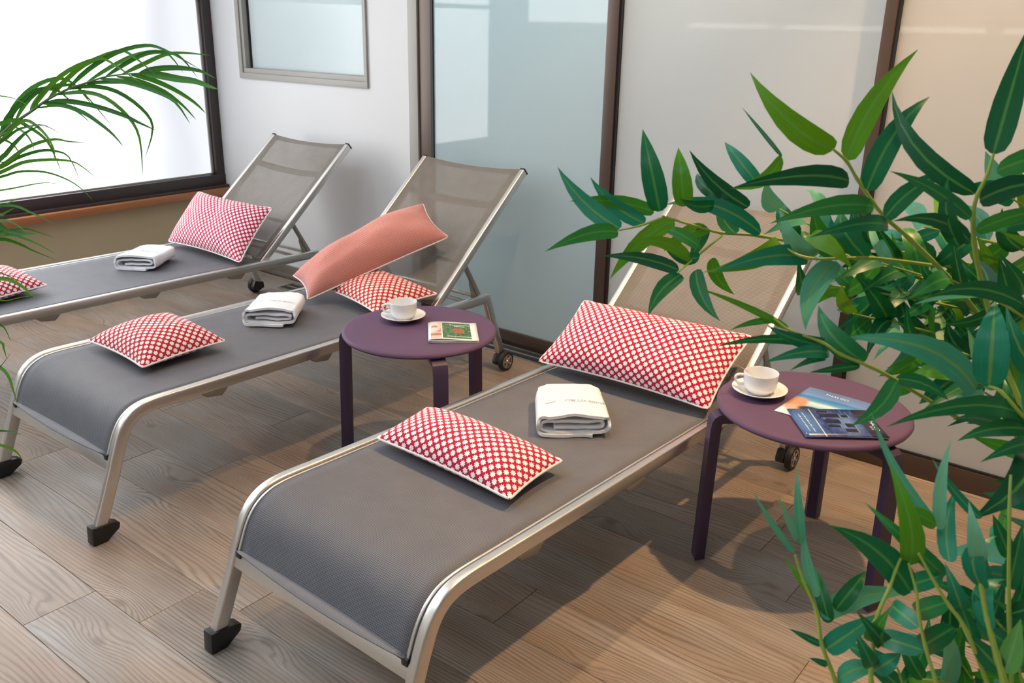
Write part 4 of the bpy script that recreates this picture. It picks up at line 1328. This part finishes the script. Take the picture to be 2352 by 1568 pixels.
for b, tp, w, ar in (((2282, 353), (2367, 50), 64, 0.0), ((2240, 444), (2049, 209), 52, 0.7), ((2290, 392), (2425, 372), 52, 0.35), ((2250, 460), (2450, 425), 54, 0.35), ((2242, 530), (2450, 478), 36, 0.35),
                     ((2229, 554), (2049, 508), 38, -0.7), ((2229, 500), (2043, 392), 34, -0.35), ((2202, 565), (2178, 404), 42, 0.35)):
    add_leaf(br, b, tp, w, 1.08, rb.uniform(-0.05, 0.05), ar)
br = add_branch([(2120, 640, 1.42), (1900, 575, 1.36), (1750, 542, 1.32), (1655, 534, 1.30), (1585, 515, 1.28), (1521, 496, 1.27)], 0.0032, 0.0016)
for b, tp, w, ar, te in (((1516, 485), (1476, 296), 52, 0.0, 0), ((1572, 474), (1558, 338), 46, 0.0, 0), ((1719, 475), (1583, 344), 40, 0.35, 0), ((1671, 464), (1602, 397), 32, 0.35, 0), ((1747, 430), (1664, 326), 36, 0.0, 1),
                         ((1502, 486), (1307, 462), 34, -0.35, 0), ((1480, 512), (1355, 406), 38, 0.35, 1), ((1547, 505), (1400, 642), 42, -0.35, 0), ((1626, 524), (1524, 578), 36, -0.35, 0), ((1747, 534), (1527, 470), 42, -0.7, 1),
                         ((1640, 470), (1560, 455), 30, 0.35, 0), ((1620, 520), (1585, 600), 34, 0.0, 0), ((1690, 536), (1655, 455), 36, 0.35, 0)):
    add_leaf(br, b, tp, w, 1.29, rb.uniform(-0.06, 0.06), ar, bool(te))
b2_ = add_branch([(1521, 500, 1.27), (1470, 518, 1.26), (1420, 529, 1.25)], 0.0018, 0.0012)
add_leaf(b2_, (1424, 524), (1280, 382), 44, 1.25, 0.03, 0.35, True); add_leaf(b2_, (1419, 532), (1251, 578), 38, 1.25, -0.03, -0.35)
b2_ = add_branch([(1658, 541, 1.30), (1607, 583, 1.28), (1556, 626, 1.26)], 0.0020, 0.0012)
for b, tp, w, ar in (((1559, 620), (1382, 588), 33, -0.35), ((1585, 594), (1440, 560), 31, -0.7), ((1607, 566), (1521, 530), 29, -0.35), ((1564, 630), (1488, 728), 38, -0.35), ((1598, 620), (1655, 738), 38, -0.35),
                     ((1633, 594), (1688, 677), 32, -0.35), ((1607, 590), (1530, 575), 30, 0.35)):
    add_leaf(b2_, b, tp, w, 1.27, rb.uniform(-0.05, 0.05), ar)
br = add_branch([(2150, 610, 1.30), (2000, 592, 1.24), (1855, 592, 1.20), (1789, 556, 1.22)], 0.0028, 0.0014)
for b, tp, w, ar, te in (((1789, 556), (1615, 625), 46, 0.35, 0), ((1855, 592), (1633, 627), 48, -0.35, 1), ((1916, 600), (1850, 760), 58, -0.35, 1), ((1796, 362), (1676, 432), 32, 0.7, 0), ((1796, 359), (1704, 246), 10, 0.0, 0),
                         ((1870, 590), (1790, 480), 50, 0.35, 1), ((1930, 590), (1870, 470), 52, 0.35, 0), ((1990, 592), (1935, 480), 50, 0.35, 0), ((1850, 545), (1960, 620), 44, 0.35, 0)):
    add_leaf(br, b, tp, w, 1.24, rb.uniform(-0.05, 0.05), ar, bool(te))
br = add_branch([(2200, 960, 1.20), (2063, 876, 1.15), (2000, 842, 1.13), (1932, 814, 1.12), (1888, 786, 1.12), (1814, 758, 1.12), (1778, 730, 1.12)], 0.0030, 0.0014)
for b, tp, w, ar, te in (((1812, 755), (1600, 660), 17, -0.35, 0), ((1891, 792), (1640, 797), 24, -0.7, 0), ((1778, 735), (1676, 758), 16, -0.35, 0), ((1904, 811), (1750, 834), 32, -0.35, 1), ((1896, 821), (1812, 852), 18, -0.35, 0),
                         ((1975, 839), (1858, 855), 20, 0.0, 0), ((2059, 873), (1955, 977), 46, 0.35, 0), ((2241, 895), (1930, 775), 66, -0.7, 1), ((1900, 790), (1760, 745), 34, 0.35, 0), ((1985, 830), (1880, 700), 56, 0.35, 0),
                         ((2065, 870), (2180, 920), 36, 0.35, 0)):
    add_leaf(br, b, tp, w, 1.13, rb.uniform(-0.04, 0.04), ar, bool(te))
br = add_branch([(2420, 1010, 1.05), (2350, 955, 1.02), (2300, 900, 1.02), (2272, 886, 1.03)], 0.0030, 0.0016)
for b, tp, w, ar, te in (((2272, 887), (2285, 690), 76, 0.0, 1), ((2352, 952), (2033, 981), 46, -0.7, 0), ((2365, 985), (2197, 1013), 40, -0.35, 0), ((2353, 700), (2123, 686), 44, -0.7, 0), ((2370, 1030), (2250, 1062), 42, -0.35, 0),
                         ((2360, 1050), (2225, 1195), 76, 0.35, 0), ((2400, 850), (2310, 700), 60, 0.35, 1), ((2405, 1000), (2345, 790), 66, 0.0, 1)):
    add_leaf(br, b, tp, w, 1.03, rb.uniform(-0.04, 0.04), ar, bool(te))
# lower canes
br = add_branch([(1960, 1700, 1.02), (1920, 1568, 1.02), (1888, 1481, 1.02), (1875, 1403, 1.02), (1846, 1335, 1.02), (1826, 1274, 1.02)], 0.0030, 0.0015)
for b, tp, w, ar, te in (((1825, 1268), (1727, 1123), 16, 0.35, 1), ((1833, 1243), (1787, 1138), 17, 0.0, 1), ((1839, 1250), (1829, 1074), 24, 0.0, 1), ((1877, 1371), (1845, 1200), 26, 0.35, 1), ((1885, 1410), (2097, 1361), 52, 0.35, 1),
                         ((1898, 1491), (2014, 1410), 52, 0.0, 1), ((1888, 1481), (1810, 1442), 17, 0.0, 0), ((1901, 1526), (1858, 1510), 15, 0.0, 0), ((1865, 1370), (1800, 1275), 15, 0.0, 0), ((1925, 1562), (2030, 1540), 46, 0.35, 1),
                         ((1905, 1430), (1870, 1300), 34, 0.0, 0), ((1920, 1400), (1990, 1310), 40, 0.0, 0)):
    add_leaf(br, b, tp, w, 1.02, rb.uniform(-0.04, 0.04), ar, bool(te))
br = add_branch([(2010, 1700, 1.00), (2001, 1568, 0.99), (2004, 1497, 0.98), (2017, 1410, 0.97), (2043, 1351, 0.97), (2056, 1313, 0.97), (2083, 1248, 0.97)], 0.0030, 0.0014)
for b, tp, w, ar, te in (((2092, 1358), (1904, 1206), 66, -0.35, 0), ((2089, 1297), (2040, 1060), 54, -0.35, 0), ((2170, 1322), (1985, 1152), 38, 0.0, 0), ((2018, 1480), (2050, 1390), 44, 0.35, 0), ((2010, 1540), (2070, 1500), 44, 0.0, 1),
                         ((2005, 1530), (1960, 1440), 38, 0.0, 0), ((2030, 1475), (1965, 1400), 40, 0.0, 0)):
    add_leaf(br, b, tp, w, 0.98, rb.uniform(-0.03, 0.03), ar, bool(te))
br = add_branch([(2190, 1700, 0.96), (2151, 1568, 0.95), (2126, 1487, 0.95), (2110, 1410, 0.95), (2105, 1359, 0.95), (2087, 1293, 0.95)], 0.0024, 0.0013)
for b, tp, w, te in (((2165, 1320), (2106, 1338), 46, 0), ((2180, 1380), (2120, 1400), 50, 0), ((2190, 1440), (2128, 1478), 54, 0), ((2120, 1492), (2035, 1465), 50, 1), ((2110, 1440), (2060, 1400), 46, 1)):
    add_leaf(br, b, tp, w, 0.97, 0.10, 0.0, bool(te))
br = add_branch([(2280, 1600, 0.94), (2220, 1449, 0.93), (2182, 1392, 0.93), (2151, 1344, 0.93), (2110, 1270, 0.93)], 0.0026, 0.0013)
for b, tp, w, ar, te in (((2151, 1205), (2000, 944), 24, 0.7, 1), ((2253, 1190), (2140, 1050), 24, 0.35, 1), ((2182, 1290), (2199, 1120), 42, 0.35, 1), ((2150, 1206), (2060, 1180), 36, -0.35, 0), ((2160, 1215), (2185, 1010), 30, 0.35, 1),
                         ((2210, 1400), (2170, 1290), 44, 0.0, 1), ((2240, 1480), (2200, 1370), 36, 0.0, 0)):
    add_leaf(br, b, tp, w, 0.95, rb.uniform(-0.04, 0.04), ar, bool(te))
br = add_branch([(2340, 1700, 0.93), (2307, 1568, 0.92), (2291, 1512, 0.92), (2268, 1423, 0.92), (2253, 1342, 0.92), (2245, 1240, 0.92)], 0.0042, 0.0020)
for b, tp, w, ar, te in (((2256, 1350), (2290, 1230), 50, 0.7, 1), ((2270, 1445), (2310, 1330), 48, 0.7, 1), ((2250, 1290), (2225, 1150), 40, 0.0, 1), ((2275, 1450), (2235, 1360), 40, 0.0, 0), ((2300, 1540), (2215, 1450), 48, 0.0, 0),
                         ((2310, 1545), (2345, 1420), 50, 0.0, 0)):
    add_leaf(br, b, tp, w, 0.92, rb.uniform(-0.03, 0.03), ar, bool(te))
br = add_branch([(2330, 1700, 1.00), (2318, 1412, 0.98), (2319, 1168, 0.97), (2322, 1090, 0.97)], 0.0026, 0.0014)
for b, tp, w, ar, te in (((2320, 1410), (2420, 1380), 44, 0.0, 0), ((2318, 1350), (2350, 1200), 40, 0.0, 0), ((2320, 1280), (2280, 1180), 36, 0.0, 0)):
    add_leaf(br, b, tp, w, 0.98, 0.0, ar, bool(te))
# inner foliage behind, on its own twigs
twigs = [((2420, 760), (1880, 650), 1.42, 12), ((2420, 860), (1960, 720), 1.36, 12), ((2400, 640), (1830, 545), 1.50, 12), ((2430, 700), (2010, 600), 1.33, 11), ((2440, 900), (2080, 770), 1.28, 11), ((2420, 590), (2120, 520), 1.36, 8),
         ((2440, 800), (2180, 640), 1.22, 9), ((2440, 980), (2190, 860), 1.22, 9), ((2420, 1620), (2240, 1380), 1.08, 9), ((2450, 1500), (2300, 1250), 1.06, 8), ((2300, 1700), (2180, 1480), 1.08, 8), ((2420, 1700), (2330, 1480), 1.00, 8),
         ((2330, 720), (1790, 480), 1.46, 10), ((2420, 820), (2020, 690), 1.46, 11), ((2430, 940), (2120, 850), 1.34, 9), ((2400, 680), (1930, 590), 1.40, 11), ((2420, 1000), (2260, 900), 1.30, 7), ((2440, 560), (2300, 440), 1.26, 6), ((2400, 780), (1960, 640), 1.56, 10), ((2400, 860), (2010, 760), 1.52, 9),
         ((2400, 1560), (2280, 1420), 1.12, 8), ((2250, 1640), (2120, 1560), 1.05, 6), ((2440, 1120), (2300, 960), 1.14, 6), ((2130, 1700), (2060, 1530), 1.08, 5), ((2450, 1350), (2370, 1120), 1.12, 6)]
for a, b, t, n in twigs:
    mid = ((a[0] + b[0]) / 2 + rb.uniform(-20, 20), (a[1] + b[1]) / 2 + rb.uniform(-25, 10))
    br = add_branch([(a[0], a[1], t + 0.03), (mid[0], mid[1], t), (b[0], b[1], t - 0.02)], 0.0026, 0.0012)
    for k in range(n):
        f = 0.12 + 0.88 * k / (n - 1)
        x = (1-f)**2 * a[0] + 2*f*(1-f) * mid[0] + f*f * b[0]; y = (1-f)**2 * a[1] + 2*f*(1-f) * mid[1] + f*f * b[1]
        base = math.atan2(b[1] - a[1], b[0] - a[0])
        an = base + (1 if k % 2 else -1) * rb.uniform(0.45, 1.05)
        ln = rb.uniform(105, 165) * 1.15 / t * (0.8 if f > 0.9 else 1.0)
        add_leaf(br, (x, y), (x + math.cos(an) * ln, y + math.sin(an) * ln), rb.uniform(30, 50), t + 0.01, rb.uniform(-0.09, 0.09), rb.choice((-0.35, 0.0, 0.35)), rb.random() < 0.22, rb.uniform(-0.5, 0.5))
# main canes down to the planter
for k, (px, py, t) in enumerate([(2290, 780, 1.34), (2300, 820, 1.22), (2420, 760, 1.42), (2420, 1010, 1.05), (1960, 1700, 1.02), (2010, 1700, 1.00), (2190, 1700, 0.96), (2280, 1600, 0.94), (2340, 1700, 0.93), (2330, 1700, 1.00),
                                 (2440, 900, 1.28), (2420, 1620, 1.10)]):
    top = pix(px, py, t) - BP
    a = 2 * PI * k / 12
    foot = Vector((0.07 * math.cos(a), 0.07 * math.sin(a), 0.30))
    P = catmull([foot, foot.lerp(top, 0.45) + Vector((0, 0, 0.06)), top], 8)
    V, F = tube(P, [0.0075 * (1 - 0.5 * i / (len(P)-1)) * (1.2 if i % 4 == 0 else 1) for i in range(len(P))], 8)
    link('cane', mesh('cane', V, F), bamboo, M['cane'])
def planter(t, r, h):
    V, F = lathe([(0, 0), (r * 0.78, 0), (r * 0.80, 0.01), (r, h - 0.02), (r * 1.04, h - 0.02), (r * 1.04, h), (r * 0.95, h), (r * 0.93, h - 0.05), (0, h - 0.05)], 40)
    link('pot', mesh('pot', V, F), t, M['pot'])
    V, F = lathe([(0, h - 0.02), (r * 0.5, h - 0.024), (r * 0.94, h - 0.034)], 32)
    link('soil', mesh('soil', V, F), t, M['soil'])


planter(bamboo, 0.15, 0.32)

# ------------------------------------------------------------------ palm
PP = Vector((-2.98, -2.52, 0.0))
palm = thing('palm_plant', 'feathery green palm arching in front of the large frosted window', 'plant', PP)
planter(palm, 0.17, 0.34)
rp_ = random.Random(4)
V, F = tube([(0, 0, 0.30), (0.01, 0.0, 0.45), (0.0, 0.01, 0.58)], [0.030, 0.026, 0.020], 12)
link('trunk', mesh('trunk', V, F), palm, M['trunk'])


RACHIS = {}


def frond(pts, r0, r1):
    P = catmull([Vector((0, 0, 0.54)), *[pix(*p) - PP for p in pts]], 6)
    V, F = tube(P, [r0 + (r1 - r0) * i / (len(P) - 1) for i in range(len(P))], 7)
    o = link('frond', mesh('frond', V, F), palm, M['rachis'])
    RACHIS[o.name] = P
    return o


def leaflet(par, pts, wpx, t0, t1, roll=0.35):
    n = len(pts)
    P = [pix(x, y, t0 + (t1 - t0) * i / (n - 1)) - PP for i, (x, y) in enumerate(pts)]
    near = min(RACHIS[par.name], key=lambda q: (q - P[0]).length)
    if (near - P[0]).length > 0.012: P = [near] + P                 # every leaflet springs from the stalk
    blade(par, catmull(P, 3), wpx * t0 / FPX, roll)


def blade(par, P, width, roll):
    m = len(P)
    V, F, UV = [], [], []
    for i, p in enumerate(P):
        a = i / (m - 1)
        T = (P[min(i+1, m-1)] - P[max(i-1, 0)]).normalized()
        view = (CAM - PP - p).normalized()
        S = T.cross(view).normalized(); N2 = S.cross(T)
        S2 = S * math.cos(roll) + N2 * math.sin(roll)
        w = width * 0.5 * (min(1, 0.25 + a * 5) * (1 - a ** 2.6) + 0.03)
        Nn = T.cross(S2)
        V += [p + S2 * w - Nn * w * 0.25, p, p - S2 * w - Nn * w * 0.25]; UV += [(a, 0.0), (a, 0.5), (a, 1.0)]
    for i in range(m - 1):
        for k in range(2): F.append((i*3 + k, i*3 + k + 1, (i+1)*3 + k + 1, (i+1)*3 + k))
    link('leaflet', mesh('leaflet', V, F, uv=UV, sharp=80), par, M['palm'])


def zz(x0, y0, s, pts): return [(x0 + x / s, y0 + y / s) for x, y in pts]


f1 = frond([(-230, 560, 2.36), (-90, 400, 2.38), (5, 307, 2.4), (33, 282, 2.4), (71, 256, 2.4), (110, 228, 2.4), (153, 206, 2.4), (199, 190, 2.4), (240, 177, 2.4), (281, 171, 2.4), (324, 168, 2.4)], 0.006, 0.0015)
A1 = [
    ([(280, 690), (430, 480), (620, 320), (870, 217), (1000, 250), (1300, 460)], 26), ([(430, 580), (560, 440), (760, 270), (1050, 150), (1180, 180), (1450, 400)], 27),
    ([(600, 495), (800, 310), (1050, 160), (1300, 97), (1480, 135), (1800, 310)], 27), ([(770, 435), (1000, 290), (1200, 190), (1400, 150), (1530, 190), (1650, 345)], 25),
    ([(940, 385), (1130, 260), (1330, 165), (1520, 160), (1640, 215), (1775, 380)], 24), ([(1100, 355), (1300, 260), (1480, 180), (1650, 162), (1890, 185)], 24),
    ([(1250, 348), (1400, 308), (1600, 297), (1800, 325), (1945, 395)], 32), ([(1290, 345), (1420, 365), (1600, 400), (1750, 420), (1880, 465), (1962, 490)], 48),
    ([(1180, 360), (1350, 400), (1560, 490), (1750, 610), (1850, 705)], 32), ([(1050, 375), (1250, 415), (1480, 510), (1650, 640), (1765, 765)], 24),
    ([(900, 395), (1150, 430), (1400, 510), (1580, 610), (1710, 800)], 28), ([(760, 438), (1000, 425), (1230, 440), (1420, 500)], 24),
    ([(620, 490), (820, 462), (1050, 510), (1270, 660), (1375, 830), (1310, 1095)], 24), ([(500, 540), (750, 517), (950, 570), (1150, 735), (1255, 930), (1285, 1260)], 26),
    ([(400, 610), (600, 597), (850, 640), (1100, 720), (1250, 790), (1400, 858)], 30), ([(380, 620), (560, 632), (750, 700), (900, 800), (1020, 900), (1110, 1005)], 26), ([(330, 660), (520, 640), (690, 690), (820, 800)], 16),
    ([(130, 790), (230, 620), (380, 490), (600, 452), (720, 490), (1020, 835)], 24), ([(20, 885), (130, 650), (290, 480), (500, 395), (660, 440), (860, 670)], 30), ([(270, 690), (340, 570), (440, 470), (560, 430)], 24),
    ([(0, 900), (60, 760), (180, 620), (330, 500), (480, 490), (560, 530), (690, 650)], 30), ([(60, 850), (110, 720), (210, 600), (310, 520)], 24)]
for pts, w in A1:
    leaflet(f1, zz(0, 80, 3.919, pts), w * 0.40, 2.4, 2.4 + rp_.uniform(-0.12, 0.12), rp_.uniform(0.1, 0.55))
f2 = frond([(-260, 640, 2.30), (-140, 480, 2.30), (-40, 350, 2.3), (20, 300, 2.3), (52, 276, 2.3)], 0.005, 0.0015)
A2 = [([(0, 965), (110, 840), (230, 770), (340, 830), (440, 940), (490, 1060), (475, 1150)], 24), ([(0, 800), (130, 768), (260, 830), (400, 930), (475, 1050), (560, 1250)], 26), ([(0, 970), (150, 860), (270, 825), (400, 815), (575, 910)], 18),
      ([(0, 1120), (130, 980), (250, 870), (380, 815)], 30), ([(0, 1190), (200, 1040), (350, 970), (500, 940), (620, 960), (800, 970)], 24), ([(0, 1195), (150, 1110), (350, 1045), (490, 1045), (620, 1100), (725, 1325)], 22),
      ([(0, 1240), (200, 1150), (400, 1125), (560, 1127), (700, 1160), (880, 1300)], 22), ([(0, 1280), (150, 1235), (300, 1226), (450, 1245), (620, 1310), (750, 1400), (840, 1495)], 15), ([(0, 1400), (150, 1375), (300, 1345), (430, 1331), (640, 1350)], 12),
      ([(0, 550), (130, 575), (260, 640)], 10), ([(0, 940), (90, 970), (160, 1040), (200, 1140)], 16), ([(120, 820), (220, 880), (280, 960), (310, 1040)], 14), ([(0, 1145), (60, 1150), (120, 1180)], 8)]
for pts, w in A2:
    p = zz(0, 80, 3.919, pts)
    if pts[0][0] == 0: p = [(p[0][0] - 70, p[0][1] + (p[0][1] - p[1][1]) * 0.9)] + p
    leaflet(f2, p, w * 0.42, 2.3, 2.3 + rp_.uniform(-0.12, 0.12), rp_.uniform(0.1, 0.55))
f3 = frond([(-330, 720, 2.26), (-230, 600, 2.24), (-140, 530, 2.22), (-70, 500, 2.2), (-20, 495, 2.2)], 0.005, 0.0015)
A3 = [([(0, 385), (150, 390), (280, 445), (400, 500), (540, 575)], 18), ([(0, 475), (60, 450), (145, 405)], 16), ([(0, 525), (100, 542), (180, 585), (280, 668)], 14), ([(0, 638), (150, 622), (250, 612), (350, 638), (530, 697)], 18),
      ([(0, 672), (130, 672), (250, 712), (380, 765), (540, 858)], 20), ([(60, 632), (180, 655), (250, 662), (350, 665)], 26), ([(0, 712), (100, 727), (220, 772), (320, 822), (545, 912)], 22), ([(0, 395), (60, 372), (100, 352), (240, 292)], 12)]
for pts, w in A3:
    p = zz(0, 380, 4.2, pts)
    if pts[0][0] == 0: p = [(p[0][0] - 60, p[0][1] + 4)] + p
    leaflet(f3, p, w * 0.42, 2.2, 2.2 + rp_.uniform(-0.08, 0.08), rp_.uniform(0.1, 0.5))
f4 = frond([(-340, 860, 2.20), (-250, 800, 2.18), (-150, 760, 2.15), (-70, 760, 2.15)], 0.005, 0.0015)
A4 = [([(-60, 640), (0, 640), (26, 645), (48, 656), (70, 674), (85, 687)], 20), ([(-60, 610), (0, 626), (48, 647)], 9), ([(-50, 660), (0, 690), (50, 682), (104, 675)], 6), ([(-60, 770), (0, 785), (8, 800), (15, 822)], 14),
      ([(-60, 820), (-10, 838), (17, 860), (30, 895), (40, 930)], 16), ([(-60, 985), (0, 989), (22, 991), (50, 998)], 11), ([(-60, 1015), (0, 1022), (26, 1031), (42, 1042), (54, 1062)], 14), ([(-40, 870), (0, 842), (26, 808)], 5), ([(-50, 720), (0, 745), (14, 760), (25, 785)], 8)]
for pts, w in A4:
    leaflet(f4, pts, w * 0.55, 2.15, 2.15 + rp_.uniform(-0.06, 0.06), rp_.uniform(0.1, 0.5))

# leaflets along the lower stalks, on the side away from the loungers
for f in (f1, f2, f3, f4):
    P = RACHIS[f.name]; n = len(P)
    for i in range(5, n - 1, 1):
        q = P[i]; w = q + PP - CAM
        if w.dot(F_AX) < 0.1 or CX + FPX * w.dot(R_AX) / w.dot(F_AX) > -40: continue
        T = (P[i + 1] - P[i - 1]).normalized()
        for sgn in (-1, 1):
            d = (T * 0.7 - R_AX * rp_.uniform(0.1, 0.5) + Vector((0, 0, 1)) * sgn * rp_.uniform(0.35, 0.7) - F_AX * 0.2 * sgn).normalized()
            L = rp_.uniform(0.18, 0.28)
            pts = [q, q + d * L * 0.4, q + d * L * 0.75 + Vector((0, 0, -0.02)), q + d * L + Vector((0, 0, -0.07))]
            e = pts[-1] + PP - CAM
            if CX + FPX * e.dot(R_AX) / e.dot(F_AX) > -25: continue
            blade(f, catmull(pts, 3), 0.011, rp_.uniform(0.1, 0.5))
